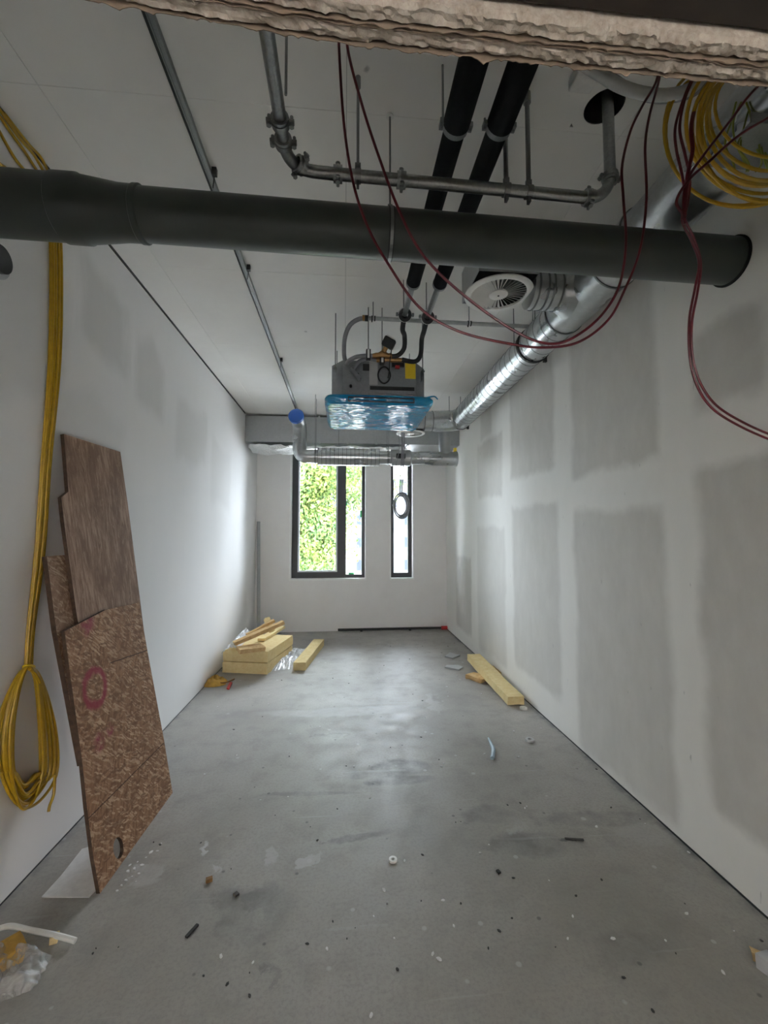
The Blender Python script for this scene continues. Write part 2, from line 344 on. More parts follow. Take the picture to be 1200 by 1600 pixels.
# outdoors
n = NT('foliage'); p = n.oco(); a, _ = n.noise(p, 1.3, 3); b, _ = n.noise(p, 6, 3)
cl = n.mix(n.mr(a, .35, .65), (.075, .105, .022), (.04, .085, .030)); cl = n.mix(n.mr(b, .45, .7, 0, .8), cl, (.125, .13, .022)); n.set(color=cl, rough=.6, spec=.12); M_LEAF = n.m
M_BARK = speck('bark', (.10, .08, .06), .9, 0, .3, 20, .4)
M_FAC = speck('exposure_dimmed_facade', (.085, .085, .088), .8, 0, .04, 2, 0, .1); M_FACG = speck('grey_balcony', (.035, .038, .045), .7, 0, .05, 3, 0, .1); M_DKGL = speck('dark_pane', (.022, .026, .034), .35, 0, .1, 2, 0, .05)  # exposure put into the colour: white block darkened so its windows don't wash out
M_GROUND = speck('pale_paving', (.72, .70, .67), .9, 0, .2, 3)

# ------------------------------------------------------------------ room shell
def struct(name, mb, mat, smooth=False): return tag(obj(name, mb, mat, smooth=smooth), kind='structure')
struct('floor', MB().box((XL - .2, YB, -.25), (XR + .2, D + .35, 0)), M_FLOOR)
struct('wall_left', MB().box((XL - .2, YB, 0), (XL, D, H + .2)), M_LEFT)
struct('wall_right', MB().box((XR, YB, 0), (XR + .2, D, H + .2)), M_RIGHT)
# ceiling slab with a cored hole for the steel pipe
HC = P(944, 166, Z=H); HR = .088
def plate_hole(mb, x0, x1, y0, y1, z0, z1, c, r, seg=32):
    q = r * 1.25
    for a in ((x0, y0, c.x - q, y1), (c.x + q, y0, x1, y1), (c.x - q, y0, c.x + q, c.y - q), (c.x - q, c.y + q, c.x + q, y1)):
        mb.box((a[0], a[1], z0), (a[2], a[3], z1))
    vs = []; fs = []
    for k in range(seg):
        an = 2 * PI * (k + .5) / seg; ca, sa = math.cos(an), math.sin(an); m = q / max(abs(ca), abs(sa))
        for z in (z0, z1): vs += [(c.x + r*ca, c.y + r*sa, z), (c.x + m*ca, c.y + m*sa, z)]
    for k in range(seg):
        a, b = 4*k, 4*((k+1) % seg)
        fs += [(a, a+1, b+1, b), (a+2, b+2, b+3, a+3), (a, b, b+2, a+2)]
    return mb.add(vs, fs)
ceil = struct('ceiling', plate_hole(MB(), XL, XR, YB, D, H, H + .2, HC, HR), M_JOINT)
xs = [XL, -1.362, 0.0, 1.362, XR]; ycut = [YB, -1.0, 0.6, 1.95, 3.25, 4.55, 5.85, 7.15, D]
for i in range(4):
    for j in range(len(ycut) - 1):
        g = .0013; a = (xs[i] + g, xs[i+1] - g, ycut[j] + g * .7, ycut[j+1] - g * .7)
        mb = MB()
        if a[0] < HC.x < a[1] and a[2] < HC.y < a[3]: plate_hole(mb, *a, H - .004, H, HC, HR)
        else: mb.box((a[0], a[2], H - .004), (a[1], a[3], H))
        obj('slab_panel', mb, M_CEIL, ceil)
obj('core_hole', MB().ring((HC.x, HC.y, H + .1), (0, 0, 1), HR - .004, HR + .001, .2).disc((HC.x, HC.y, H + .19), (0, 0, 1), HR), M_HOLE, ceil, fix=False)
# back wall with two window openings
ZS, ZT = .955, 3.36; W1 = (-.985, .392); W2 = (.868, 1.292)
mb = MB(); T = .34
for a, b in ((XL - .2, W1[0]), (W1[1], W2[0]), (W2[1], XR + .2)): mb.box((a, D, 0), (b, D + T, H + .2))
for a in (W1, W2): mb.box((a[0], D, 0), (a[1], D + T, ZS)); mb.box((a[0], D, ZT), (a[1], D + T, H + .2))
struct('wall_back', mb, M_BACK)
def frame(mb, x0, x1, z0, z1, y0, y1, t, tb=None):
    tb = tb or t
    mb.box((x0, y0, z0), (x0 + t, y1, z1)); mb.box((x1 - t, y0, z0), (x1, y1, z1)); mb.box((x0 + t, y0, z0), (x1 - t, y1, z0 + tb)); mb.box((x0 + t, y0, z1 - t), (x1 - t, y1, z1)); return mb
WY = D + .13
def window(name, x0, x1):
    t = thing(name, ((x0 + x1) / 2, D, ZS), None, None, kind='structure')
    obj('reveal_trim', frame(MB(), x0 - .022, x1 + .022, ZS - .03, ZT + .03, D - .012, D + .006, .026, .034), M_REVEAL, t)
    obj('reveal_lining', frame(MB(), x0, x1, ZS, ZT, D + .006, WY + .03, .004), M_REVEAL, t)
    return t
w1 = window('window_1', *W1); a, b = W1
obj('window_frame', frame(MB(), a + .004, b - .004, ZS + .004, ZT - .004, WY + .03, WY + .11, .06), M_FRAME, w1)
mul0, mul1 = -.135, .03
obj('mullion', MB().box((mul0 + .035, WY + .028, ZS + .06), (mul1, WY + .115, ZT - .06)), M_FRAME, w1)
sash = obj('sash', frame(MB(), a + .062, mul0 + .06, ZS + .062, ZT - .062, WY - .004, WY + .06, .055), M_FRAME, w1)
obj('sash_edge', frame(MB(), a + .117, mul0 + .005, ZS + .117, ZT - .117, WY - .006, WY + .040, .030), M_SASH, sash)
obj('sash_handle', MB().box((mul0 + .012, WY - .012, 1.78), (mul0 + .05, WY - .004, 1.95)).box((mul0 + .02, WY - .05, 1.83), (mul0 + .04, WY - .012, 1.86)).box((mul0 + .018, WY - .055, 1.72), (mul0 + .042, WY - .04, 1.86)), M_FRAME, sash, bevel=.003)
obj('glass_pane', MB().box((a + .13, WY + .028, ZS + .13), (mul0 - .01, WY + .036, ZT - .13)), M_GLASS, w1)
obj('glass_pane', MB().box((mul1 - .005, WY + .066, ZS + .055), (b - .06, WY + .074, ZT - .055)), M_GLASS, w1)
for px, py, sx, sz in ((541, 787, .035, .08), (564, 803, .03, .13), (549, 897, .10, .05)):
    q = P(px, py, Y=WY + .06); obj('tape_mark', MB().box((q.x - sx/2, WY + .060, q.z - sz/2), (q.x + sx/2, WY + .064, q.z + sz/2)), M_GREEN, w1)
w2 = window('window_2', *W2); a, b = W2
obj('window_frame', frame(MB(), a + .004, b - .004, ZS + .004, ZT - .004, WY + .03, WY + .11, .07, .09), M_FRAME, w2)
obj('glass_pane', MB().box((a + .07, WY + .066, ZS + .09), (b - .07, WY + .074, ZT - .07)), M_GLASS, w2)
# header of the opening the picture is taken through: two torn plasterboards on a dark timber
LZ = 2.246
def torn(y0, y1, seed, z):
    mb = MB(); N = 900; r_ = random.Random(seed); K = 5; x0, x1 = XL, XR; vs = []
    for i in range(N + 1):
        xx = x0 + (x1 - x0) * i / N
        e0 = noise.noise((xx * 45, seed, 0)) * .0022 + noise.noise((xx * 160, seed, 1)) * .0014; e1 = noise.noise((xx * 45, seed, 5)) * .0022 + noise.noise((xx * 170, seed, 6)) * .0014
        vs.append((xx, y0 + e0, H))
        for k in range(K + 1):
            t = k / K; zz = z + max(0, .0 - xx) * .07 + .003 * noise.noise((xx * 30, t * 3, seed)) + .003 * noise.noise((xx * 120, t * 6, seed)) + (.004 if k in (0, K) else 0)
            vs.append((xx, (y0 + e0) * (1 - t) + (y1 + e1) * t, zz))
        vs.append((xx, y1 + e1, H))
    m = K + 3; fs = [(i*m+k, i*m+k+1, (i+1)*m+k+1, (i+1)*m+k) for i in range(N) for k in range(m - 1)] + [(i*m+m-1, i*m, (i+1)*m, (i+1)*m+m-1) for i in range(N)]
    return mb.add(vs, fs)
wf_ = tag(thing('wall_front', (0, .41, LZ), None, None), kind='structure')
obj('plasterboard', torn(.4045, .4205, 3, LZ), M_TORN, wf_); obj('plasterboard', torn(.384, .4015, 8, LZ + .001), M_TORN, wf_)
def fringe(y, seed, z, dn):
    mb = MB(); N = 1100; vs = []
    for i in range(N + 1):
        xx = XL + (XR - XL) * i / N; k = max(0, noise.noise((xx * 38, seed, 2))) ** 1.2 * dn + max(0, noise.noise((xx * 150, seed, 4))) * dn * .5
        zz = z + max(0, -xx) * .07; yy = y + .0015 * noise.noise((xx * 60, seed, 9)); vs += [(xx, yy, zz + .02), (xx, yy, zz - .001 - k), (xx, yy + .0008, zz - .001 - k), (xx, yy + .0008, zz + .02)]
    return mb.add(vs, [(4*i+q, 4*i+(q+1) % 4, 4*i+4+(q+1) % 4, 4*i+4+q) for i in range(N) for q in range(4)])
M_KRAFT = speck('brown_board_paper', (.19, .14, .095), .9, 0, .3, 40)
for y_, sd, dn in ((.4208, 11, .010), (.4040, 12, .004), (.4012, 13, .007)): obj('torn_paper', fringe(y_, sd, LZ, dn), M_KRAFT, wf_)
struct('trim_1', MB().box((XL, .22, LZ + .012), (XR, .380, H)), M_LEAD)
# thin metal edge bead under the ceiling on the left and dark strips painting in the shadow gap at the floor
struct('trim_2', MB().box((XL, .45, H - .022), (XL + .008, 7.1, H - .006)), M_DARKM)
struct('shadow_gap_right', MB().box((XR - .004, .45, 0), (XR, D, .009)), M_DARKM); struct('shadow_gap_left', MB().box((XL, .45, 0), (XL + .004, D, .006)), M_DARKM)
struct('wall_rear', MB().box((XL - .2, YB - .2, 2.1), (XR + .2, YB, H + .2)).box((XL - .2, YB - .2, 0), (-.19, YB, 2.1)).box((.51, YB - .2, 0), (XR + .2, YB, 2.1)), M_BACK)  # unseen rear wall, its doorway added to light the near end

# ------------------------------------------------------------------ outdoors
struct('wall_added_fill', MB().box((-9, YB - 5.3, -.3), (9, YB - 5, 6.5)), speck('tan_fill_bounce', (.62, .54, .45), .8)); struct('ground_added_fill', MB().box((-9, YB - 5, -.3), (9, YB - .2, -.02)), M_GROUND)  # unseen court added behind the camera to limit and warm the rear fill light
struct('ground_street', MB().box((-70, D + 1.5, -7.3), (70, 110, -7.0)), M_GROUND)
def tree(c, rx, rz, nleaf, label, seed):
    r_ = random.Random(seed); t = thing('broadleaf_tree', (c[0], c[1], -7.0), label, 'tree')
    obj('trunk', MB().tube(catmull([(c[0], c[1], -7), (c[0] + .1, c[1], -4), (c[0] - .1, c[1], -1), (c[0], c[1], c[2])], 5), [.22 - .008 * i for i in range(16)], 10), M_BARK, t, True)
    for k in range(7):
        an = k * 2.4; e = Vector((math.cos(an) * rx * .7, math.sin(an) * rx * .7, rz * r_.uniform(-.3, .6)))
        obj('branch', MB().tube(catmull([(c[0], c[1], c[2] - rz * .5), Vector(c) + e * .5, Vector(c) + e], 5), [.07 - .005 * i for i in range(11)], 6), M_BARK, t, True)
    cl = [Vector((r_.gauss(0, .45) * rx, r_.gauss(0, .45) * rx, r_.gauss(0, .45) * rz)) for _ in range(90)]
    mb = MB()
    for i in range(nleaf):
        q = cl[r_.randrange(90)] + Vector((r_.gauss(0, .38), r_.gauss(0, .38), r_.gauss(0, .3)))
        u = Vector((r_.gauss(0, 1), r_.gauss(0, 1), r_.gauss(0, .6))).normalized(); v = u.orthogonal().normalized(); v.rotate(Matrix.Rotation(r_.uniform(0, 6.28), 3, u)); w_ = u.cross(v)
        L = r_.uniform(.05, .10); o = Vector(c) + q
        mb.add([o - v*L, o - w_*L*.5, o + v*L, o + w_*L*.5], [(0, 1, 2, 3)])
    tag(obj('crown', mb, M_LEAF, t, fix=False), kind='stuff')
tree((-1.7, 16.0, 2.7), 1.9, 4.8, 60000, 'leafy yellow-green tree close outside the wide window', 3)
tree((-3.3, 24.0, 2.6), 2.2, 5.4, 34000, 'greener tree further back behind the nearest tree', 5)
bl = thing('apartment_building', (4, 60, -7), 'white apartment block with balconies seen through the windows', 'building')
BX0, BX1, BY = -22, 26, 58
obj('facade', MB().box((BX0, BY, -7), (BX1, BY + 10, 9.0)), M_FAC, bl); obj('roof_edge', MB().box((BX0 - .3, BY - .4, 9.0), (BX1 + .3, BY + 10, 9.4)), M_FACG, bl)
wm = None
for fl in range(5):
    z = -6.0 + fl * 3.0
    for k in range(15):
        xx = BX0 + 1.2 + k * 3.2
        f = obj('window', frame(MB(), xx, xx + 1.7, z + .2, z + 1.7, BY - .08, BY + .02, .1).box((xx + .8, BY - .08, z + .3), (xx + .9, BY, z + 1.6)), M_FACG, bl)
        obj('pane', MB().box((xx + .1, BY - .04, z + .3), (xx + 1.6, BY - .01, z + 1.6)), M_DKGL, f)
    for k in range(7):
        xx = BX0 + 1.0 + k * 6.4 + (fl % 2) * .2
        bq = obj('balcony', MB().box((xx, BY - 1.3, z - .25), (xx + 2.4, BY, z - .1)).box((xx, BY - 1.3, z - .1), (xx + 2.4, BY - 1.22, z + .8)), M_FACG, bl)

# ------------------------------------------------------------------ big grey pipe
PY = 1.95
def pz(x): return 3.156 - .017 * (x + .2)
t = thing('drain_pipe', (.2, PY, 3.2), 'large dark grey plastic drain pipe crossing the room below the ceiling', 'pipe')
seq = [(XL - .1, .131), (-1.24, .131), (-1.235, .137), (-1.145, .137), (-1.135, .131), (-.98, .113), (-.92, .112), (-.915, .1165), (-.895, .1165), (-.89, .1085)]
mb = MB(); mb.tube([(x, PY, pz(x)) for x, r in seq] + [(XR + .1, PY, pz(XR))], [r for x, r in seq] + [.1085], 40); obj('pipe', mb, M_GREY, t, True)
xc = P(613, 365, Y=PY - .10).x
obj('clamp', MB().ring((xc, PY, pz(xc)), (1, 0, .0), .108, .1140, .014, 40).box((xc - .011, PY - .012, pz(xc) + .110), (xc + .011, PY + .012, pz(xc) + .14)), M_ZINC, t)
obj('clamp_lining', MB().ring((xc, PY, pz(xc)), (1, 0, 0), .108, .1122, .026, 40), M_RUB, t)
obj('hanger_rod', MB().tube([(xc, PY, pz(xc) + .12), (xc, PY, H - .004)], .0045, 8), M_ZINC, t); obj('ceiling_washer', MB().ring((xc, PY, H - .008), (0, 0, 1), .004, .018, .006, 20), M_WHITEP, t)
obj('wall_gap', MB().ring((XR - .004, PY, pz(XR)), (1, 0, 0), .107, .117, .012, 40), M_HOLE, t)
# black capped stub in the left wall
q = P(4, 405, X=XL + .05); t = thing('pipe_stub', (XL, q.y, q.z), 'black pipe stub with grey collar in left wall under drain pipe', 'pipe')
obj('collar', MB().ring((XL + .012, q.y, q.z), (1, 0, 0), .062, .085, .024, 32), M_PVC, t, True); obj('stub', MB().tube([(XL - .05, q.y, q.z), (XL + .05, q.y, q.z)], .062, 32), M_RUB, t, True)

# ------------------------------------------------------------------ galvanised steel pipe with grooved couplings
SY, SZ, SX = 1.79, 3.275, -.247
t = thing('steel_pipe', (.5, SY, SZ), 'thin galvanised steel pipe with bolted couplings bending up into the ceiling', 'pipe')
x2 = HC.x
pa = [(SX, .42, 3.31), (SX, SY, 3.292), (x2, SY, 3.262), (x2, SY, H + .15)]
obj('pipe', MB().tube(fillet(pa, .13, 12), .0245, 20), M_GALVD, t, True)
def coupling(c, ax, ear):
    c = Vector(c); ax = Vector(ax).normalized(); ear = Vector(ear).normalized()
    mb = MB().ring(c, ax, .024, .0335, .038, 24); mb.ring(c, ax, .024, .0365, .012, 24)
    k = obj('coupling', mb, M_GALVD, t, True); sd = ax.cross(ear)
    for s in (-1, 1):
        b = c + ear * .042 * s
        obj('bolt', MB().tube([b - sd * .022, b + sd * .022], .0065, 8).tube([b - ear * s * .010 , b + ear * s * .010], .010, 8).tube([b + sd * .012, b + sd * .021], .010, 6), M_ZINC, k, True)
for y_ in (1.575, 1.66): coupling((SX, y_, 3.292), (0, 1, 0), (1, 0, 0))
coupling((SX + .055, SY - .028, 3.290), (1, 1, 0), (1, -1, .6)); 
def sz_(x): return 3.292 + (x - SX) / (x2 - SX) * (-.03)
for px in (528, 627):
    x = P(px, 275, Y=SY).x; coupling((x, SY, sz_(x)), (1, 0, 0), (0, .3, 1))
coupling((x2 - .105, SY, sz_(x2 - .1)), (1, 0, 0), (0, .3, 1)); coupling((x2, SY, 3.262 + .105), (0, 0, 1), (1, .2, 0))
for px, rr, flat in ((559, .006, 0), (791, .011, 1), (826, .011, 1)):
    x = P(px, 290, Y=SY).x; z = sz_(x)
    k = obj('hanger_clamp', MB().ring((x, SY, z), (1, 0, 0), .0245, .029, .026, 24).box((x - .012, SY - .008, z + .026), (x + .012, SY + .008, z + .055)).box((x - .006, SY - .012, z - .05), (x + .006, SY + .012, z - .026)), M_ZINC, t)
    obj('hanger_rod', MB().tube([(x, SY, z + .05), (x, SY, H - .004)], rr, 8), M_ZINC, t, True); obj('rod_anchor', MB().tube([(x, SY, H - .05), (x, SY, H - .004)], rr + .006, 10), M_ZINC, t, True)
# diagonal brace rod beside the near leg
a = P(444, 55, Y=1.5); obj('hanger_rod', MB().tube([(SX + .03, 1.5, 3.32), (SX + .03, 1.5, H - .004)], .005, 8), M_ZINC, t)

# ------------------------------------------------------------------ two black insulated pipes and their bare ends
BZ = 3.47
def insulated(x, yend, yr, label, first):
    t = thing('insulated_pipe', (x, 2.2, BZ), label, 'pipe', 'black insulated pipes feeding the fan coil unit')
    yc = P(712 if first else 768, 193, Z=BZ).y
    obj('insulation', MB().tube([(x, .45, BZ), (x, yc, BZ)], .056, 24), M_BLACK, t, True)
    obj('insulation', MB().tube([(x, yc + .02, BZ), (x, yend, BZ)], .047, 24), M_BLACK, t, True)
    k = obj('clamp', MB().ring((x, yc + .01, BZ), (0, 1, 0), .046, .054, .03, 28), M_ZINC, t)
    for s in (-1, 1): obj('clamp_bolt', MB().box((x + s * .062 - .008, yc - .006, BZ - .01), (x + s * .062 + .008, yc + .026, BZ + .01)).tube([(x + s * .062, yc + .01, BZ - .02), (x + s * .062, yc + .01, BZ + .03)], .005, 8), M_ZINC, k)
    obj('end_clamp', MB().ring((x, yend, BZ), (0, 1, 0), .030, .049, .022, 28), M_ZINC, t)
    for yy in (yc + .01, yc - .35):
        obj('hanger_rod', MB().tube([(x - .055 if first else x + .055, yy, BZ), (x - .055 if first else x + .055, yy, H - .004)], .005, 8), M_ZINC, t)
    obj('bare_pipe', MB().tube([(x, yend - .05, BZ), (x, yr + .04, BZ)], .021, 18), M_GALVD, t, True)
    obj('ring_clamp', MB().ring((x, yr, BZ - .012), (0, .8, .6), .026, .050, .03, 28), M_RUB, t, True)
    obj('clamp_band', MB().ring((x, yr, BZ - .012), (0, .8, .6), .050, .054, .018, 28), M_WHITEP, t)
    for s in (-1, 1): obj('clamp_bolt', MB().box((x + s * .060 - .010, yr - .010, BZ - .022), (x + s * .060 + .010, yr + .010, BZ)), M_ZINC, t)
    obj('hanger_rod', MB().tube([(x - .01, yr, BZ + .045), (x - .01, yr, H - .004)], .0045, 8), M_ZINC, t)
    return t
ti1 = insulated(.460, 2.85, 3.26, 'black foam insulated pipe, the left of the parallel pair', True)
ti2 = insulated(.643, 2.85, 3.28, 'black foam insulated pipe, the right of the parallel pair', False)
FY = 3.69          # plane of the valve group in front of the fan coil
x, yv = .460, 3.26
pts = [(x, yv + .02, BZ - .01), (x, 3.40, BZ - .06), P(632, 525, Y=3.55), P(631, 545, Y=3.66), P(620, 556, Y=FY), P(604, 556, Y=FY)]
obj('flexible_tail', MB().tube(catmull(pts, 8), .020, 14), M_RUB, ti1, True)
x = .643
pts = [(x, 3.30, BZ - .01), (x - .005, 3.42, BZ - .06), P(659, 530, Y=3.55), P(657, 555, Y=3.66), P(648, 565, Y=FY), P(628, 562, Y=FY)]
obj('flexible_tail', MB().tube(catmull(pts, 8), .020, 14), M_RUB, ti2, True)

# ------------------------------------------------------------------ ceiling fan coil cassette wrapped in blue film
CX, CY0, CW = .306, 3.79, .855; ZB0, ZB1 = 2.965, 3.30
t = thing('fan_coil_unit', (CX, CY0 + CW / 2, 2.9), 'ceiling cassette fan coil unit, underside wrapped in shiny blue film', 'air conditioner')
h = CW / 2; c = .14; cx, cy = CX, CY0 + h
poly = [(cx - h + .10, cy - h, 0), (cx + h - .10, cy - h, 0), (cx + h, cy - h + c, 0), (cx + h, cy + h - c, 0), (cx + h - c, cy + h, 0), (cx - h + c, cy + h, 0), (cx - h, cy + h - c, 0), (cx - h, cy - h + c, 0)]
obj('casing', MB().prism([(a, b, ZB0) for a, b, _ in poly], (0, 0, ZB1 - ZB0)), M_BODY, t, bevel=.006)
# film-wrapped panel, a lumpy rounded slab
def panel(N=64):
    mb = MB(); ph = .49; vs = []; fs = []; rows = 44
    for j in range(rows + 1):
        tt = j / rows                           # from top rim round the edge to the bottom centre
        if tt < .12: k, z = 1.0 - .03 * (1 - tt / .12), 2.975 - .02 * tt / .12
        elif tt < .30: q = (tt - .12) / .18; k, z = 1.0 - .06 * q * q, 2.955 - .06 * q
        else: q = (tt - .30) / .70; k, z = .94 * (1 - q), 2.895 - .012 * (1 - (1 - q) ** 2)
        for i in range(N * 2):
            an = 2 * PI * i / (N * 2); ca, sa = math.cos(an), math.sin(an); e = .16
            xx = math.copysign(abs(ca) ** e, ca); yy = math.copysign(abs(sa) ** e, sa)
            pt = Vector((cx + ph * k * xx, cy + ph * k * yy, z))
            am = .010 * min(1, tt * 6)
            pt.z += am * (noise.noise((pt.x * 3.5, pt.y * 13, z * 9)) + .6 * noise.noise((pt.x * 9, pt.y * 26, 4))); pt.x += .006 * noise.noise((pt.z * 30, pt.y * 9, 7)); pt.y += .006 * noise.noise((pt.x * 9, pt.z * 30, 2))
            vs.append(pt)
    m = N * 2
    for j in range(rows):
        for i in range(m): fs.append((j*m+i, j*m+(i+1) % m, (j+1)*m+(i+1) % m, (j+1)*m+i))
    fs.append(tuple(range(m)))
    return mb.add(vs, fs)
pn = obj('wrapped_panel', panel(), M_BLUE, t, True)
yf = CY0 - .068
obj('film_fold', MB().tube(catmull([(cx + h - .02, yf + .02, 2.965), (cx + h + .05, yf, 2.972), (cx + h + .09, yf + .05, 2.966)], 5), .006, 6), M_BLUE, pn, True)
obj('air_slot', frame(MB(), cx - .28, cx + .30, 2.908, 2.948, yf - .012, yf + .01, .006), M_DARKM, pn)
yf = CY0 - .004
def onface(px, py): return P(px, py, Y=CY0)
def sticker(name, x0, y0, x1, y1, mat, par=t, d=.003):
    a, b = onface(x0, y1), onface(x1, y0); return obj(name, MB().box((a.x, CY0 - d, a.z), (b.x, CY0 + .001, b.z)), mat, par)
sticker('warning_label', 633, 567, 649, 592, M_STICK); sticker('rating_label', 577, 565, 590, 602, M_PAPER); sticker('black_port', 567, 569, 577, 579, M_DARKM); sticker('terminal_box', 612, 566, 631, 574, M_DARKM, d=.03); sticker('red_plug', 617, 573, 624, 577, M_REDP, d=.032)
k = sticker('access_panel', 576, 604, 649, 615, M_BODY, d=.012)
sticker('slot', 578, 606, 647, 609.5, M_DARKM, k, d=.014)
sticker('cover_plate', 590, 562, 650, 603, M_BODY, d=.006)
sticker('warning_label', 633, 567, 649, 592, M_STICK, d=.008)
for px, py in ((548, 603), (559, 585), (562, 592)):
    q = onface(px, py); obj('screw', MB().tube([(q.x, CY0 - .012, q.z), (q.x, CY0, q.z)], .011, 10), M_DARKM, t, True)
lp = [onface(600 + 9.5 * math.cos(a_), 587 + 12.5 * math.sin(a_)) + Vector((0, -.015 - .004 * math.sin(3 * a_), 0)) for a_ in [2 * PI * i / 32 for i in range(32)]]
obj('cable_loop', MB().tube(lp, .007, 8, closed=True), M_RUB, t, True)
lp = [P(612, 545, Y=FY - .03), P(609, 565, Y=FY), onface(608, 580) + Vector((0, -.02, 0)), onface(606, 592) + Vector((0, -.02, 0))]
obj('cable', MB().tube(catmull(lp, 6), .005, 6), M_RUB, t, True)
for px, py0, yy in ((526, 487, CY0 + .030), (662, 478, CY0 + .030), (529, 552, CY0 + CW - .030), (643, 552, CY0 + CW - .030)):
    x = {526: cx - h - .012 + .03, 662: cx + h - .03, 529: cx - h + .03, 643: cx + h - .03}[px]
    x = (cx - h + .034) if px in (526, 529) else (cx + h - .034)
    obj('hanger_rod', MB().tube([(x, yy, ZB1 - .10), (x, yy, H - .004)], .0048, 8), M_ZINC, t); obj('hanger_bracket', MB().box((x - .016, yy - .022, ZB1 - .075), (x + .016, yy + .022, ZB1 - .068)).box((x - .016 if x > cx else x + .012, yy - .022, ZB1 - .16), (x - .012 if x > cx else x + .016, yy + .022, ZB1 - .068)), M_ZINC, t); obj('nut', MB().tube([(x, yy, ZB1 - .068), (x, yy, ZB1 - .052)], .011, 6), M_ZINC, t)
# valve group: brass bodies, black actuator, brackets
vg = thing('control_valve', P(600, 556, Y=FY), 'brass control valve with black actuator in front of the fan coil unit', 'valve')
a, b = P(585, 556, Y=FY), P(622, 556, Y=FY)
obj('valve_body', MB().tube([P(582, 556, Y=FY), P(588, 556, Y=FY), P(592, 555, Y=FY), P(597, 554, Y=FY), P(602, 555, Y=FY), P(606, 556, Y=FY), P(612, 556, Y=FY)], [.018, .026, .022, .036, .030, .022, .024], 12), M_BRASS, vg, True)
obj('valve_stem', MB().tube([P(598, 553, Y=FY), P(602, 545, Y=FY - .02), P(604, 541, Y=FY - .03)], [.026, .020, .024], 12), M_BRASS, vg, True)
q = P(607.5, 536, Y=FY - .05); Mx = Matrix.Translation(q) @ Matrix.Rotation(R(-28), 4, 'Y').inverted() @ Matrix.Rotation(R(20), 4, 'X')
ac = MB().box((-.052, -.045, -.042), (.052, .045, .042), Mx); obj('actuator', ac, M_RUB, vg, bevel=.012)
obj('actuator_cap', MB().box((-.04, -.035, .042), (.04, .035, .05), Mx), M_WHITEP, vg, bevel=.003)
obj('lower_fitting', MB().tube([P(588, 563, Y=FY + .03), P(598, 562, Y=FY + .03), P(606, 562, Y=FY + .03), P(612, 562.5, Y=FY + .03), P(630, 563, Y=FY + .02)], [.018, .024, .017, .022, .018], 12), M_BRASS, vg, True)
for px in (575.5, 597):
    a = P(px, 547 if px < 590 else 560, Y=FY); b = P(px, 562 if px < 590 else 569, Y=FY)
    obj('pipe_bracket', MB().box((a.x - .020, FY - .03, b.z), (a.x + .020, FY + .03, a.z)), M_RUB, vg, bevel=.006)
    obj('bracket_plate', MB().box((a.x - .009, FY - .034, b.z + .004), (a.x + .009, FY - .03, a.z - .006)), M_WHITEP, vg)
    q = P(578 if px < 590 else 601, 450, Z=H); obj('hanger_rod', MB().tube([(a.x, FY, a.z), (a.x, FY, H - .004)], .0045, 8), M_ZINC, vg)
obj('insulated_tail', MB().tube(catmull([P(583, 556, Y=FY), P(570, 556, Y=FY), P(556, 558, Y=FY + .02), P(545, 564, Y=FY + .05), P(541, 570, Y=CY0 + .02)], 7), .018, 12), M_PVCD, vg, True)
obj('insulated_tail', MB().tube(catmull([P(588, 563, Y=FY + .03), P(575, 561, Y=FY + .03), P(562, 564, Y=FY + .04), P(555, 572, Y=FY + .06), P(551, 578, Y=CY0 + .02)], 7), .015, 12), M_PVCD, vg, True)
# condensate drain
DY = 3.60
t = thing('condensate_pipe', P(730, 508, Y=DY), 'light grey condensate pipe on short hangers with bent flexible hose', 'pipe')
a, b = P(571, 497, Y=DY), P(897, 519.5, Y=DY); b.x = XR - .075; b.z = a.z - .012
obj('pipe', MB().tube([a, b], .017, 14), M_PVC, t, True); obj('end_cap', MB().tube([b - Vector((.03, 0, 0)), b + Vector((.045, 0, 0))], .027, 14), M_RUB, t, True)
obj('flexible_hose', MB().tube(catmull([a + Vector((.02, 0, 0)), P(560, 499, Y=DY), P(547, 508, Y=DY + .02), P(539.5, 525, Y=DY + .06), P(537.5, 545, Y=DY + .13), P(539, 562, Y=DY + .2), P(546, 572, Y=DY + .24), P(552, 581, Y=CY0 - .03), P(559, 588, Y=CY0 - .02), P(561, 594, Y=CY0 + .01)], 8), .019, 14), M_PVCD, t, True)
obj('hose_clip', MB().ring(P(568, 497, Y=DY), (1, 0, 0), .018, .024, .02, 18), M_BRASS, t); obj('hose_clip', MB().ring(P(572.5, 497.3, Y=DY), (1, 0, 0), .018, .025, .026, 18), M_RUB, t)
for px in (583, 733, 836):
    x = P(px, 503, Y=DY).x; z = a.z + (b.z - a.z) * (x - a.x) / (b.x - a.x)
    k = obj('hanger_clip', MB().ring((x - .010, DY, z), (1, 0, 0), .017, .022, .010, 16).ring((x + .014, DY, z), (1, 0, 0), .017, .022, .010, 16).box((x - .015, DY - .007, z - .03), (x - .005, DY + .007, z - .017)), M_DARKM, t); obj('hanger_rod', MB().tube([(x, DY, z + .017), (x, DY, H - .004)], .0045, 8), M_ZINC, t)

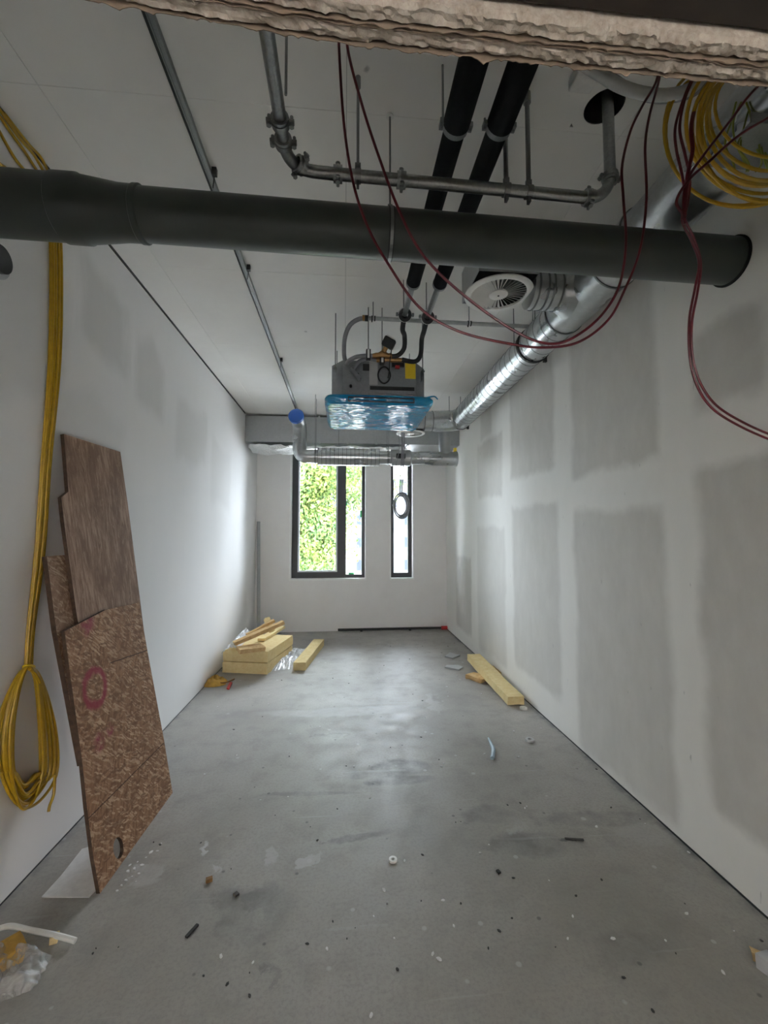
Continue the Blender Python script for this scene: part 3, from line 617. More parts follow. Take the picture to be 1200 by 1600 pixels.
# ------------------------------------------------------------------ spiral duct on the right
DX, DZ, DR = 1.645, 3.412, .145; YE = 5.93
t = thing('spiral_duct', (DX, 3.5, DZ - DR), 'long shiny spiral-wound round duct running under the ceiling along the right wall', 'duct')
obj('duct_tube', MB().tube([(DX, .46, DZ), (DX, 2.18, DZ)], DR, 40), M_GALV, t, True)
obj('duct_tube', MB().tube([(DX, 2.55, DZ), (DX, YE - .16, DZ)], DR, 40), M_GALV, t, True)
hx = []; pit = .125; N = int((YE - .2 - 3.10) / pit * 28)
for i in range(N + 1):
    an = 2 * PI * i / 28; hx.append((DX + (DR + .0005) * math.cos(an), 3.10 + pit * i / 28, DZ + (DR + .0005) * math.sin(an)))
obj('spiral_seam', MB().tube(hx, .0030, 5), M_SEAM, t, True)
obj('tee_body', MB().tube([(DX, 2.16, DZ), (DX, 3.08, DZ)], DR + .004, 40), M_GALV, t, True)
for yy in (2.17, 2.45, 3.06): obj('swage_bead', MB().ring((DX, yy, DZ), (0, 1, 0), DR + .002, DR + .011, .012, 40), M_SEAM, t, True)
BYd, BRr = 2.80, .125; BZd = DZ + .02
obj('saddle', MB().tube([(DX - .10, BYd, BZd), (DX - .155, BYd, BZd), (DX - .185, BYd, BZd)], [BRr + .05, BRr + .02, BRr + .004], 36), M_GALV, t, True)
obj('branch_tube', MB().tube([(DX - .15, BYd, BZd), (1.252, BYd, BZd)], BRr, 36), M_GALV, t, True)
for xx in (DX - .20, DX - .26, DX - .30, DX - .36): obj('swage_bead', MB().ring((xx, BYd, BZd), (1, 0, 0), BRr, BRr + .007, .010, 36), M_SEAM, t, True)
for yy in (3.60, 6.0):
    k = obj('duct_clamp', MB().ring((DX, yy, DZ), (0, 1, 0), DR + .001, DR + .010, .03, 40).box((DX - .012, yy - .012, DZ + DR), (DX + .012, yy + .012, DZ + DR + .04)), M_RUB, t); obj('clamp_ear', MB().box((DX + DR * .6, yy - .012, DZ - DR - .0), (DX + DR * .6 + .03, yy + .012, DZ - DR + .04)), M_DARKM, t)
    for s in (-1,):
        obj('hanger_rod', MB().tube([(DX + s * .0, yy, DZ + DR), (DX, yy, H - .004)], .0045, 8), M_ZINC, t)
obj('hanger_rod', MB().tube([(DX - DR - .03, 3.60, DZ + .02), (DX - DR - .03, 3.60, H - .004)], .0045, 8), M_ZINC, t)
obj('hanger_rod', MB().tube([(DX - DR - .02, 6.0, DZ + .02), (DX - DR - .02, 6.0, H - .004)], .0045, 8), M_ZINC, t)
# segmented elbow into the branch towards the far diffuser
el = fillet([(DX, YE - .18, DZ), (DX, YE + .16, DZ), (DX - .36, YE + .16, DZ - .02)], .22, 5)
obj('elbow', MB().tube(el, DR + .003, 36), M_GALV, t); obj('branch_tube', MB().tube([(DX - .30, YE + .16, DZ - .02), (1.11, YE + .16, DZ - .02)], DR - .006, 36), M_GALV, t, True)
for xx in (DX - .40, DX - .52): obj('swage_bead', MB().ring((xx, YE + .16, DZ - .02), (1, 0, 0), DR - .006, DR + .003, .010, 36), M_SEAM, t, True)

# ------------------------------------------------------------------ swirl diffusers
def diffuser(c, r, box, nb, label):
    t = thing('swirl_diffuser', c, label, 'air diffuser')
    c = Vector(c)
    bx = obj('plenum_box', frame_box(c, *box), M_RECT, t)
    mb = MB(); prof = [(r * .80, .010), (r * .82, 0), (r * .93, -.004), (r, .004), (r * 1.0, .012), (r * .80, .014)]; seg = 56; vs = []; fs = []
    for k in range(seg):
        an = 2 * PI * k / seg; vs += [c + Vector((q * math.cos(an), q * math.sin(an), z)) for q, z in prof]
    m = len(prof)
    for k in range(seg):
        for j in range(m): fs.append((k*m+j, k*m+(j+1) % m, ((k+1) % seg)*m+(j+1) % m, ((k+1) % seg)*m+j))
    obj('face_ring', mb.add(vs, fs), M_WHITEP, t, True)
    obj('hub', MB().tube([c + Vector((0, 0, .012)), c, c - Vector((0, 0, .003))], [r * .27, r * .27, r * .24], 32), M_WHITEP, t, True); obj('hub_screw', MB().tube([c - Vector((0, 0, .003)), c - Vector((0, 0, .007))], .006, 10), M_DARKM, t, True)
    base = None
    for k in range(nb):
        an = 2 * PI * k / nb
        if base is None:
            b = MB(); wd0, wd1 = r * .012, r * .040
            b.add([(r*.25, -wd0, .004), (r*.81, -wd1, .001), (r*.81, wd1, .020), (r*.25, wd0, .011), (r*.25, -wd0, .0055), (r*.81, -wd1, .0025), (r*.81, wd1, .0215), (r*.25, wd0, .0125)], [(3,2,1,0),(4,5,6,7),(0,1,5,4),(1,2,6,5),(2,3,7,6),(3,0,4,7)])
            b.v = [v + c for v in b.v]; base = obj('blade', b, M_WHITEP, t)
        else: copy_part(base, t, Matrix.Rotation(an, 4, 'Z'))
    obj('throat', MB().ring(c + Vector((0, 0, .06)), (0, 0, 1), r * .83, r * .86, .10, 40), M_RUB, t)
    return t
def frame_box(c, hx, hy, z0, z1):
    mb = MB(); th = .004       # open-bottom sheet metal box
    x0, x1, y0, y1 = c.x - hx, c.x + hx, c.y - hy, c.y + hy; a, b = c.z + z0, c.z + z1
    return mb.box((x0, y0, a), (x1, y0 + th, b)).box((x0, y1 - th, a), (x1, y1, b)).box((x0, y0, a), (x0 + th, y1, b)).box((x1 - th, y0, a), (x1, y1, b)).box((x0, y0, b - th), (x1, y1, b))
diffuser((1.05, 2.83, 3.40), .231, (.20, .20, .04, .27), 36, 'larger round white swirl diffuser, nearer one beside the black insulated pipes')
diffuser((.935, 6.09, 3.20), .205, (.17, .17, .04, .24), 28, 'smaller round white swirl diffuser hanging beyond the blue wrapped unit')

# ------------------------------------------------------------------ rectangular duct at the far end
RY0, RY1, RZ0, RZ1 = 7.12, 7.75, 3.27, 3.695
t = thing('rectangular_duct', (.16, (RY0 + RY1) / 2, RZ0), 'wide rectangular sheet metal duct across the far end above the windows', 'duct')
cuts = [XL + .004, -.42, .05, .52, 1.05, XR - .004]
for a, b in zip(cuts, cuts[1:]): obj('duct_section', MB().box((a + .002, RY0, RZ0), (b - .002, RY1, RZ1)), M_RECT, t)
for a in cuts[1:-1]: obj('flange', MB().box((a - .014, RY0 - .018, RZ0 - .02), (a + .014, RY1 + .01, RZ1 + .018)), M_RECT, t)
for xx in (-.70, -.10, .95): obj('hanger_rod', MB().tube([(xx, RY0 - .03, RZ0 - .04), (xx, RY0 - .03, H - .004)], .005, 6), M_ZINC, t); 
obj('support_rail', MB().box((-.74, RY0 - .05, RZ0 - .045), (-.66, RY1, RZ0 - .022)), M_ZINC, t); obj('support_rail', MB().box((.91, RY0 - .05, RZ0 - .045), (.99, RY1, RZ0 - .022)), M_ZINC, t)
def foil(u, v):
    x = XL + .06 + u * 2.6; s = v * 2 * PI
    return Vector((x, RY0 + .28 - .30 * math.cos(s * .5) + .02 * noise.noise((x * 7, v * 5, 1)), RZ0 - .055 - .06 * math.sin(v * PI) + .045 * noise.noise((x * 4, v * 4, 3)) + .02 * noise.noise((x * 13, v * 9, 8))))
obj('foil_lagging', MB().grid(70, 14, foil), M_FOIL, t, True)
# ------------------------------------------------------------------ lower round duct with silencer
LY = 6.2; lz = 2.872
t = thing('round_duct', (.4, LY, lz - .12), 'lower round duct with ribbed silencer and blue film over its upturned end', 'duct')
xe = P(468, 713, Y=LY).x
path = fillet([(xe - .0, LY - .10, 3.42), (xe, LY, 3.26), (xe, LY, lz), (xe + .5, LY, lz)], .20, 9)
obj('bend', MB().tube(fillet([(xe, LY, 3.10), (xe, LY, lz), (xe + .34, LY, lz)], .17, 9), .097, 28), M_GALV, t, True)
obj('upper_elbow', MB().tube(fillet([(xe, LY, 3.08), (xe, LY, 3.33), (xe - .03, LY - .22, 3.39)], .12, 8), .097, 28), M_GALV, t, True)
e0 = Vector((xe - .03, LY - .22, 3.39)); ed = Vector((-.03, -.22, .06)).normalized()
obj('film_cap', MB().tube([e0 - ed * .03, e0 + ed * .012, e0 + ed * .035, e0 + ed * .048], [.106, .107, .085, .03], 24), M_BLUEC, t, True)
s0, s1 = P(497, 713, Y=LY).x, P(592, 715, Y=LY).x
obj('silencer', MB().tube([(s0, LY, lz), (s1, LY, lz)], .125, 36), M_GALV, t, True)
nb = 15
for k in range(nb + 1): obj('rib', MB().ring((s0 + (s1 - s0) * k / nb, LY, lz), (1, 0, 0), .124, .129, .007, 36), M_SEAM, t, True)
s2, s3, s4 = P(610, 716, Y=LY).x, P(640, 716, Y=LY).x, P(713, 718, Y=LY).x
obj('duct_tube', MB().tube([(xe + .30, LY, lz), (s0 + .02, LY, lz)], .095, 28), M_GALV, t, True); obj('duct_tube', MB().tube([(s1 - .02, LY, lz), (s2 + .02, LY, lz)], .095, 28), M_GALV, t, True)
db = obj('damper_body', MB().tube([(s2, LY, lz), (s2 + .01, LY, lz), (s3, LY, lz), (s3 + .02, LY, lz)], [.10, .118, .118, .10], 30), M_RECT, t, True)
obj('damper_actuator', MB().box((s2 + .07, LY - .15, lz - .03), (s2 + .20, LY - .10, lz + .04)), M_DARKM, db, bevel=.006)
obj('reducer', MB().tube([(s3, LY, lz), (s3 + .25, LY, lz), (s3 + .32, LY, lz), (s4, LY, lz)], [.092, .092, .102, .102], 30), M_GALV, t, True)
obj('end_cap', MB().ring((s4 - .01, LY, lz), (1, 0, 0), .10, .110, .03, 30).disc((s4 - .005, LY, lz), (1, 0, 0), .105), M_RECT, t)
q = P(711, 709, Y=LY); obj('yellow_tag', MB().box((q.x - .02, LY - .03, lz + .06), (q.x + .018, LY + .03, lz + .16)), M_STICK, t)
obj('riser', MB().tube([(s4 - .17, LY, lz + .06), (s4 - .17, LY + .02, 3.25)], .085, 26), M_RECT, t, True)
for px in (497 - 4, 606):
    x = P(px, 713, Y=LY).x; obj('hanger_band', MB().ring((x, LY, lz), (1, 0, 0), .097, .102, .03, 30), M_ZINC, t)
    for s in (-1, 1): obj('hanger_rod', MB().tube([(x, LY + s * .104, lz), (x, LY + s * .104, H - .004)], .0045, 6), M_ZINC, t)

# ------------------------------------------------------------------ ceiling conduit
t = thing('ceiling_rail', (-.745, 3.5, H - .03), 'narrow steel conduit rail running along the ceiling to the far duct', 'conduit')
obj('rail', MB().box((-.757, .44, H - .026), (-.731, 7.05, H - .004)).box((-.757, .44, H - .034), (-.752, 7.05, H - .026)).box((-.736, .44, H - .034), (-.731, 7.05, H - .026)), M_ZINC, t)
obj('cable', MB().tube([(-.768, .44, H - .015), (-.768, 7.05, H - .015)], .008, 8), M_RUB, t)
for px, py in ((390, 420), (438, 563), (330, 270)):
    q = P(px, py, Z=H - .03); obj('clip', MB().box((-.725, q.y - .012, H - .045), (-.700, q.y + .012, H - .004)), M_DARKM, t); obj('drop_wire', MB().tube([(-.71, q.y, H - .02), (-.725, q.y + .02, H - .10)], .003, 6), M_DARKM, t)

# ------------------------------------------------------------------ cables
def cable(name, pts, r, mat, label, cat='cable', n_=10, seg=8):
    return tag(obj(name, MB().tube(catmull(pts, n_), r, seg), mat, smooth=True), label, cat)
def pth(lst, Y0, Y1=None):
    Y1 = Y0 if Y1 is None else Y1; m = len(lst) - 1
    return [P(x, y, Y=Y0 + (Y1 - Y0) * i / m) for i, (x, y) in enumerate(lst)]
CR = .0037
cable('red_cable', pth([(529, 20), (530, 80), (538, 200), (553, 290), (575, 355), (605, 410), (655, 480), (715, 517), (790, 536), (850, 543), (905, 534), (950, 500), (975, 455), (1000, 390), (1010, 310), (1008, 230), (1015, 180), (1029, 128), (1036, 90)], 1.10, 1.22), CR, M_RED, 'dark red cable looping low across the room, its left side hanging steeper')
cable('red_cable', pth([(540, 20), (544, 80), (566, 165), (592, 245), (622, 325), (655, 390), (700, 440), (765, 492), (825, 528), (868, 537), (905, 522), (942, 490), (968, 445), (978, 380), (974, 310), (972, 260), (985, 205), (1004, 165), (1025, 128), (1032, 90)], 1.06, 1.18), CR, M_RED, 'dark red cable looping across the room, its left side slanting inward')
cable('red_cable', pth([(1082, 120), (1066, 160), (1055, 200), (1057, 235), (1066, 275), (1070, 310), (1066, 345), (1080, 375), (1092, 410), (1086, 450), (1077, 500), (1078, 560), (1090, 605), (1115, 640), (1160, 668), (1215, 692)], 1.08, 1.3), CR, M_RED, 'red cable dropping from tangle down the right wall, lower of two')
cable('red_cable', pth([(1085, 120), (1070, 155), (1062, 200), (1070, 240), (1078, 280), (1074, 320), (1070, 342), (1084, 372), (1095, 412), (1090, 455), (1081, 505), (1082, 555), (1094, 598), (1120, 634), (1165, 662), (1215, 684)], 1.085, 1.3), CR, M_RED, 'red cable dropping from tangle down the right wall, upper of two')
cable('red_cable', pth([(1235, 165), (1195, 187), (1150, 215), (1105, 255), (1082, 275), (1064, 298), (1057, 318), (1068, 335)], 1.03, 1.06), CR, M_RED, 'red cable crossing in front of the yellow coil, lower strand')
cable('red_cable', pth([(1200, 120), (1170, 150), (1140, 190), (1105, 235), (1080, 270), (1070, 295), (1068, 330), (1070, 350)], 1.035, 1.06), CR, M_RED, 'red cable crossing in front of the yellow coil, upper strand')
cable('red_cable', pth([(1095, 150), (1086, 168), (1080, 200), (1082, 235), (1075, 270), (1072, 300), (1069, 340)], 1.055), CR * 1.4, M_RED, 'short doubled red cable hanging inside the tangle')
# yellow coil at the upper right
t = thing('yellow_cable_coil', P(1150, 330, Y=1.15), 'large loose coil of yellow cable hanging in the upper right corner', 'cable coil')
r_ = random.Random(4)
loops = [(1190, 195, 118, 118, 0), (1186, 200, 105, 105, 5), (1195, 190, 104, 100, -3), (1192, 196, 96, 96, 8), (1198, 188, 94, 92, 2), (1190, 205, 100, 108, -6), (1196, 180, 88, 86, 4), (1160, 205, 122, 122, -18), (1157, 208, 117, 116, -12), (1215, 170, 98, 78, 6)]
for i, (cx_, cy_, rx, ry, tl) in enumerate(loops):
    pts = []; Y0 = 1.09 + .012 * i
    for k in range(40):
        an = 2 * PI * k / 40; x_ = rx * math.cos(an); y_ = ry * math.sin(an) * (1 + .03 * math.sin(2 * an + i)); ct, st = math.cos(R(tl)), math.sin(R(tl))
        pts.append(P(cx_ + x_ * ct - y_ * st, cy_ + x_ * st + y_ * ct, Y=Y0 + .07 * math.sin(an + .6 * i)))
    obj('cable_loop', MB().tube(pts, .0050, 8, closed=True), M_YEL, t, True)
# green-yellow wires behind it on a small tray
t = thing('wire_bundle', P(1180, 250, Y=1.5), 'tangle of thin green-yellow wires on a metal tray behind the yellow coil', 'wires')
for i in range(8):
    x0 = 1150 + i * 8
    pts = pth([(x0, 160), (x0 + r_.uniform(-14, 14), 190), (x0 + r_.uniform(-20, 10), 225), (x0 + r_.uniform(-16, 14), 255), (x0 + r_.uniform(-5, 15), 268)], 1.40 + .01 * i); obj('wire', MB().tube(catmull(pts, 7), .0035, 6), M_GRNY, t, True)
a = P(1140, 222, Y=1.45); obj('tray', MB().box((a.x, 1.36, a.z - .01), (a.x + .35, 1.55, a.z - .004)).box((a.x, 1.36, a.z - .004), (a.x + .35, 1.364, a.z + .03)), M_ZINC, t)
# white flexible conduit and junction box near the header
cable('white_conduit', pth([(905, 96), (940, 118), (970, 135), (1005, 146), (1045, 148), (1080, 138), (1105, 112)], 1.30, 1.20), .018, M_PVC, 'pale grey flexible conduit sagging just below the torn header', 'conduit', 8, 12)
cable('white_conduit', pth([(920, 98), (955, 122), (985, 141), (1020, 152), (1058, 151), (1090, 139), (1112, 115)], 1.36, 1.26), .016, M_PVCD, 'darker grey flexible conduit behind the pale sagging one', 'conduit', 8, 12)
q = P(912, 122, Z=H - .03); tag(obj('junction_box', MB().box((q.x - .05, q.y - .04, H - .06), (q.x + .05, q.y + .04, H - .004)), M_WHITEB, bevel=.006), 'small off-white ceiling junction box beside the cored hole', 'junction box')
# yellow cables at the left wall
YC = 2.40
t = thing('hanging_cable_coil', P(45, 1290, X=XL + .03), 'tied coil of yellow cable hanging against the left wall beside the boards', 'cable coil')
def onw(x_, y_, d=.012): return P(x_, y_, X=XL + d)
for i, (xa, xb, xc_) in enumerate(((79, 66, 44), (83, 69, 46), (87, 72, 48), (92, 76, 50), (96, 79, 53))):
    up = [(-50 + i * 14, 130 + i * 10), (-10 + i * 13, 190 + i * 8), (25 + i * 11, 250)] if i != 1 else [(-60, 222), (-15, 246), (22, 272)]
    d = .012 + .008 * (i % 2)
    pts = [onw(x_, y_, d) for x_, y_ in up] + [onw(xa - 8, 310, d), onw(xa, 400, d), onw(xa - 2, 560, d), onw(xb, 720, d), onw(xb - 10, 860, d), onw(xc_, 980, d), onw(xc_ - 4, 1045, d)]
    pts = [Vector((q.x, q.y, min(q.z, H - .02))) for q in pts]
    obj('cable_strand', MB().tube(catmull(pts, 8), .0072, 8), M_YEL, t, True)
for i in range(15):
    f = i / 14; hw = 20 + 27 * f + r_.uniform(-2, 2); bot = 1225 + 46 * (i * 5 % 15) / 14 + r_.uniform(-4, 8); xm = 41 + r_.uniform(-4, 4); d = .012 + .045 * ((i * 7 % 15) / 14)
    pts = [(45, 1042), (46 + hw * .45, 1066), (xm + hw * .95, 1140), (xm + hw, 1205), (xm + hw * .55, bot - 18), (xm - 3, bot), (xm - hw * .6, bot - 18), (xm - hw, 1195), (xm - hw * .95, 1130), (43 - hw * .5, 1068)]
    obj('cable_loop', MB().tube(catmull([onw(x_, y_, d) for x_, y_ in pts], 6, True), .0072, 8, closed=True), M_YEL, t, True)
obj('tie_wrap', MB().tube([onw(45 + 9 * math.cos(a_), 1042 + 3 * math.sin(a_), .035 - .035 * math.sin(a_)) for a_ in [2 * PI * k / 16 for k in range(16)]], .005, 6, closed=True), M_STICK, t, True)
obj('cable_end', MB().tube(catmull([onw(*q, .065) for q in ((46, 1045), (54, 1052), (60, 1060), (63, 1066))], 5), .0075, 8), M_YEL, t, True); obj('cable_end', MB().tube(catmull([onw(*q, .065) for q in ((86, 1210), (84, 1240), (78, 1258), (76, 1268))], 5), .0075, 8), M_YEL, t, True)
# grey cable loop by the narrow window
t = thing('grey_cable_loop', P(627, 812, Y=6.03), 'thin grey cables hanging in a small coil before the narrow window', 'cable coil')
for i, (x0, x1) in enumerate(((626, 624), (630, 628), (628, 626))):
    obj('cable_strand', MB().tube(catmull(pth([(x0 + 1, 664), (x0 + 2, 700), (x0, 740), (x1, 772)], 6.03), 8), .008, 6), M_PVCD, t, True)
obj('cable_strand', MB().tube(catmull(pth([(620, 664), (624, 700), (616, 740), (621, 772)], 6.04), 8), .004, 6), M_PVCD, t, True)
for i in range(6):
    a0, b0 = 9 + i * .7, 15 + i * 1.1; obj('cable_loop', MB().tube([P(627 + i % 3 - 1 + a0 * math.cos(a_), 790 + b0 * math.sin(a_), Y=6.03 + .02 * math.sin(a_ + i)) for a_ in [2 * PI * k / 28 for k in range(28)]], .008, 6, closed=True), M_PVCD, t, True)

# ------------------------------------------------------------------ boards leaning on the left wall
p0 = P(155, 1398, Z=0); p1 = P(268, 1241, Z=0); top = P(100, 678, X=XL + .05)
bn = (p1 - p0).cross(top - p0).normalized()
if bn.x < 0: bn = -bn
def board(name, px, off, th, mat, label, holes=None, edge=None):
    o0 = p0 + bn * off; pts = [PP(x_, y_, o0, bn) for x_, y_ in px]
    e1 = (p1 - p0).normalized(); e2 = bn.cross(e1).normalized(); c = pts[0].copy()
    M = Matrix((( e1.x, e2.x, bn.x, c.x), (e1.y, e2.y, bn.y, c.y), (e1.z, e2.z, bn.z, c.z), (0, 0, 0, 1))); Mi = M.inverted()
    loc = [Mi @ q for q in pts]; bm = bmesh.new()
    def loop(ps): 
        vs = [bm.verts.new((q.x, q.y, 0)) for q in ps]; return [bm.edges.new((vs[i], vs[(i+1) % len(vs)])) for i in range(len(vs))]
    ed = loop(loc)
    if holes: ed += loop([Mi @ PP(holes[0] + holes[2] * math.cos(2*PI*k/20), holes[1] + holes[3] * math.sin(2*PI*k/20), o0, bn) for k in range(20)])
    g = bmesh.ops.triangle_fill(bm, use_beauty=True, use_dissolve=True, edges=ed)
    fs = list(bm.faces); ex = bmesh.ops.extrude_face_region(bm, geom=fs); vs = [v for v in ex['geom'] if isinstance(v, bmesh.types.BMVert)]
    for v in vs: v.co.z -= th
    bmesh.ops.recalc_face_normals(bm, faces=bm.faces)
    me = bpy.data.meshes.new(name); me.materials.append(mat); me.materials.append(edge or M_OSBE)
    for f in bm.faces:
        f.material_index = 0 if abs(f.normal.z) > .7 else 1
    bm.to_mesh(me); bm.free()
    o = bpy.data.objects.new(name, me); COL.objects.link(o); o.matrix_world = M; ORG[o.name] = c
    tag(o, label, 'board'); return o, M
n = osb('osb_with_paint', (.34, .185, .10), (.58, .40, .26), (.19, .095, .048))
M_OSB = n.m
bA, MA = board('osb_board', [(157, 1400), (270, 1241), (257, 1160), (231, 1020), (217, 941), (165, 953), (101, 986), (108, 1040), (129, 1194), (136, 1262), (146, 1340)], 0, .018, M_OSB, 'reddish brown strand board standing on the floor, with round hole and pink spray marks', (185, 1325, 8, 17))
# pink spray mark and saw lines belong to that board's face
Mi = MA.inverted()
def bl_(x_, y_): return Mi @ PP(x_, y_, p0, bn)
x, y, z = n.xyz(n._p); cl = n._cl; wob, _ = n.noise(n._p, 16, 4, .6)
cc = bl_(149, 1074); ex = (bl_(166, 1070) - cc).length; ey = (bl_(149, 1044) - cc).length
u = n.math('DIVIDE', n.math('SUBTRACT', x, cc.x), ex); v = n.math('DIVIDE', n.math('SUBTRACT', y, cc.y), ey)
d = n.math('ADD', n.math('SQRT', n.math('ADD', n.math('MULTIPLY', u, u), n.math('MULTIPLY', v, v))), n.math('MULTIPLY', n.math('SUBTRACT', wob, .5), .5))
ringm = n.mr(n.math('ABSOLUTE', n.math('SUBTRACT', d, .92)), .06, .32, .85, 0, True)
cl = n.mix(ringm, cl, (.26, .028, .055))
for (ax, ay), rr_ in (((137, 975), .09), ((155, 1160), .07), ((172, 1140), .05)):
    c2 = bl_(ax, ay); dd = n.math('SQRT', n.math('ADD', n.math('POWER', n.math('SUBTRACT', x, c2.x), 2), n.math('POWER', n.math('SUBTRACT', y, c2.y), 2)))
    cl = n.mix(n.math('MULTIPLY', n.mr(dd, rr_ * .3, rr_, .7, 0, True), n.mr(wob, .35, .6)), cl, (.26, .028, .07))
def sawline(a, b):
    global cl
    a, b = bl_(*a), bl_(*b); dx_, dy_ = b.x - a.x, b.y - a.y; L = math.hypot(dx_, dy_)
    s = n.math('ADD', n.math('MULTIPLY', n.math('SUBTRACT', x, a.x), dx_ / L), n.math('MULTIPLY', n.math('SUBTRACT', y, a.y), dy_ / L)); q = n.math('ADD', n.math('MULTIPLY', n.math('SUBTRACT', x, a.x), -dy_ / L), n.math('MULTIPLY', n.math('SUBTRACT', y, a.y), dx_ / L))
    k = n.math('MULTIPLY', n.mr(n.math('ABSOLUTE', n.math('ADD', q, n.math('MULTIPLY', n.math('SUBTRACT', wob, .5), .01))), .002, .005, 1, 0), n.math('MULTIPLY', n.math('GREATER_THAN', s, 0), n.math('LESS_THAN', s, L))); cl = n.mix(n.math('MULTIPLY', k, .85), cl, (.05, .025, .015))
sawline((137, 1280), (256, 1161)); sawline((172, 1036), (230, 1016))
n.set(color=cl)
board('weathered_board', [(100, 678), (188, 706), (200, 790), (219, 938), (228, 1010), (140, 1040), (121, 968), (100, 815), (96, 777), (107, 768)], -.021, .020, M_PLY, 'tall weathered brown board with a notched edge, uppermost against the wall')
board('narrow_board', [(73, 869), (120, 866), (160, 1150), (128, 1196), (88, 985)], -.044, .024, M_OSB0, 'narrow strand board slotted behind the two larger leaning boards')
def flat(name, px, th, mat, label, cat, z=0.0, bevel=0):
    return tag(obj(name, MB().prism([P(x_, y_, Z=z) for x_, y_ in px], (0, 0, th)), mat, bevel=bevel), label, cat)

# ------------------------------------------------------------------ insulation and offcuts
def rough(sx, sy, sz, amp, seed, k=(8, 12, 3)):
    """slightly uneven slab, origin at the middle of its base"""
    bm = bmesh.new(); bmesh.ops.create_cube(bm, size=1)
    bmesh.ops.subdivide_edges(bm, edges=bm.edges, cuts=7, use_grid_fill=True)
    mb = MB(); 
    for v in bm.verts:
        p = Vector((v.co.x * sx, v.co.y * sy, (v.co.z + .5) * sz)); q = p * 9 + Vector((seed * 3.1, seed, 0))
        d = Vector((noise.noise(q), noise.noise(q + Vector((9, 0, 0))), noise.noise(q + Vector((0, 9, 0))) * .5)) * amp
        p += d; p.z = max(p.z, 0); mb.v.append(p)
    bm.verts.index_update(); mb.f = [tuple(v.index for v in f.verts) for f in bm.faces]; bm.free(); return mb
def slab(name, loc, rz, size, mat, label, cat, amp=.008, seed=1, rx=0, ry=0, group=None):
    M = Matrix.Translation(loc) @ Matrix.Rotation(rz, 4, 'Z') @ Matrix.Rotation(ry, 4, 'Y') @ Matrix.Rotation(rx, 4, 'X')
    return tag(obj(name, rough(*size, amp, seed), mat, M=M, smooth=True), label, cat, group)
fr_ = P(417, 1054, Z=0); br_ = P(457, 1023, Z=0); ln = (br_ - fr_); rz = math.atan2(ln.y, ln.x) - PI / 2
L_ = ln.length; wd = .60; dirx = Vector((math.cos(rz), math.sin(rz), 0)); ctr = fr_ + ln / 2 - dirx * wd / 2
mx_ = XL + .01
slab('insulation_slab', ctr, rz, (wd, L_, .135), M_WOOL, 'bottom yellow mineral wool slab of the stack by the left wall', 'insulation', .006, 1)
slab('insulation_slab', ctr + Vector((.004, .004, .146)), rz + .01, (wd, L_, .135), M_WOOL, 'top yellow mineral wool slab of the stack, under the offcuts', 'insulation', .007, 2)
ZT2 = .283
def stick(a, b, wd_, th, mat, label, seed, roll=0):
    d = b - a; L = d.length; rz_ = math.atan2(d.y, d.x); pt = math.atan2(d.z, math.hypot(d.x, d.y))
    M = Matrix.Translation((a + b) / 2) @ Matrix.Rotation(rz_, 4, 'Z') @ Matrix.Rotation(-pt, 4, 'Y') @ Matrix.Rotation(roll, 4, 'X')
    return tag(obj('offcut_strip', rough(L, wd_, th, .010, seed), mat, M=M, smooth=True), label, 'offcut')
stick(P(372, 1019, Z=ZT2 + .005), P(411, 1014, Z=ZT2 + .005), .22, .05, M_OFFC, 'flat tan insulation offcut lying at the front of the stack', 3)
stick(P(367, 1008, Z=ZT2 + .06), P(443, 975, Y=6.15), .10, .045, M_OFFC, 'longest tan offcut strip slanting up over the stack', 4)
stick(P(386, 994, Z=ZT2 + .11), P(430, 971, Y=6.25), .07, .035, M_OFFC, 'dark-edged tan offcut strip lying behind the longest one', 5)
stick(P(424, 988, Y=6.2), P(415, 968, Y=6.3), .07, .05, M_WOOL, 'short yellow offcut poking up at the rear of the stack', 6)
stick(P(408, 1002, Z=ZT2 + .005), P(440, 982, Z=ZT2 + .005), .10, .04, M_WOOL, 'pale yellow offcut resting on the right of the stack', 8)
def crumple(name, fn, mat, label, cat, nx=36, ny=28): return tag(obj(name, MB().grid(nx, ny, fn), mat, smooth=True, fix=False), label, cat)
a, b, c, d = P(346, 1016, Z=ZT2 + .05), P(374, 1010, Z=ZT2 + .05), P(392, 984, Z=ZT2 + .08), P(375, 990, Z=ZT2 + .08)
def bil(a, b, c, d, u, v): return a*(1-u)*(1-v) + b*u*(1-v) + c*u*v + d*(1-u)*v
def f1(u, v):
    q = bil(a, b, c, d, u, v); q.z = ZT2 + .012 + .10 * math.sin(PI * u) * (.4 + .6 * v) + .05 * abs(noise.noise((u * 6, v * 7, 1))) + .02 * noise.noise((u * 17, v * 17, 2)); q.x = max(q.x, XL + .015); return q
crumple('plastic_wrap', f1, M_FILMW, 'crumpled white plastic wrap heaped on the stack against the wall', 'plastic wrap')
a2, b2, c2_, d2 = P(424, 1049, Z=0), P(452, 1046, Z=0), P(478, 1014, Z=0), P(452, 1013, Z=0)
def f2(u, v):
    q = bil(a2, b2, c2_, d2, u, v); e = min(u, 1 - u, v, 1 - v) * 4; q.z = .004 + min(1, e) * (.05 + .06 * abs(noise.noise((u * 5, v * 6, 4))) + .03 * noise.noise((u * 13, v * 15, 6))); q.x += .02 * noise.noise((u * 9, v * 9, 1)); q.z = max(q.z, .003); return q
crumple('plastic_wrap', f2, M_FILMW, 'crumpled white printed plastic wrap on the floor between stack and strip', 'plastic wrap')
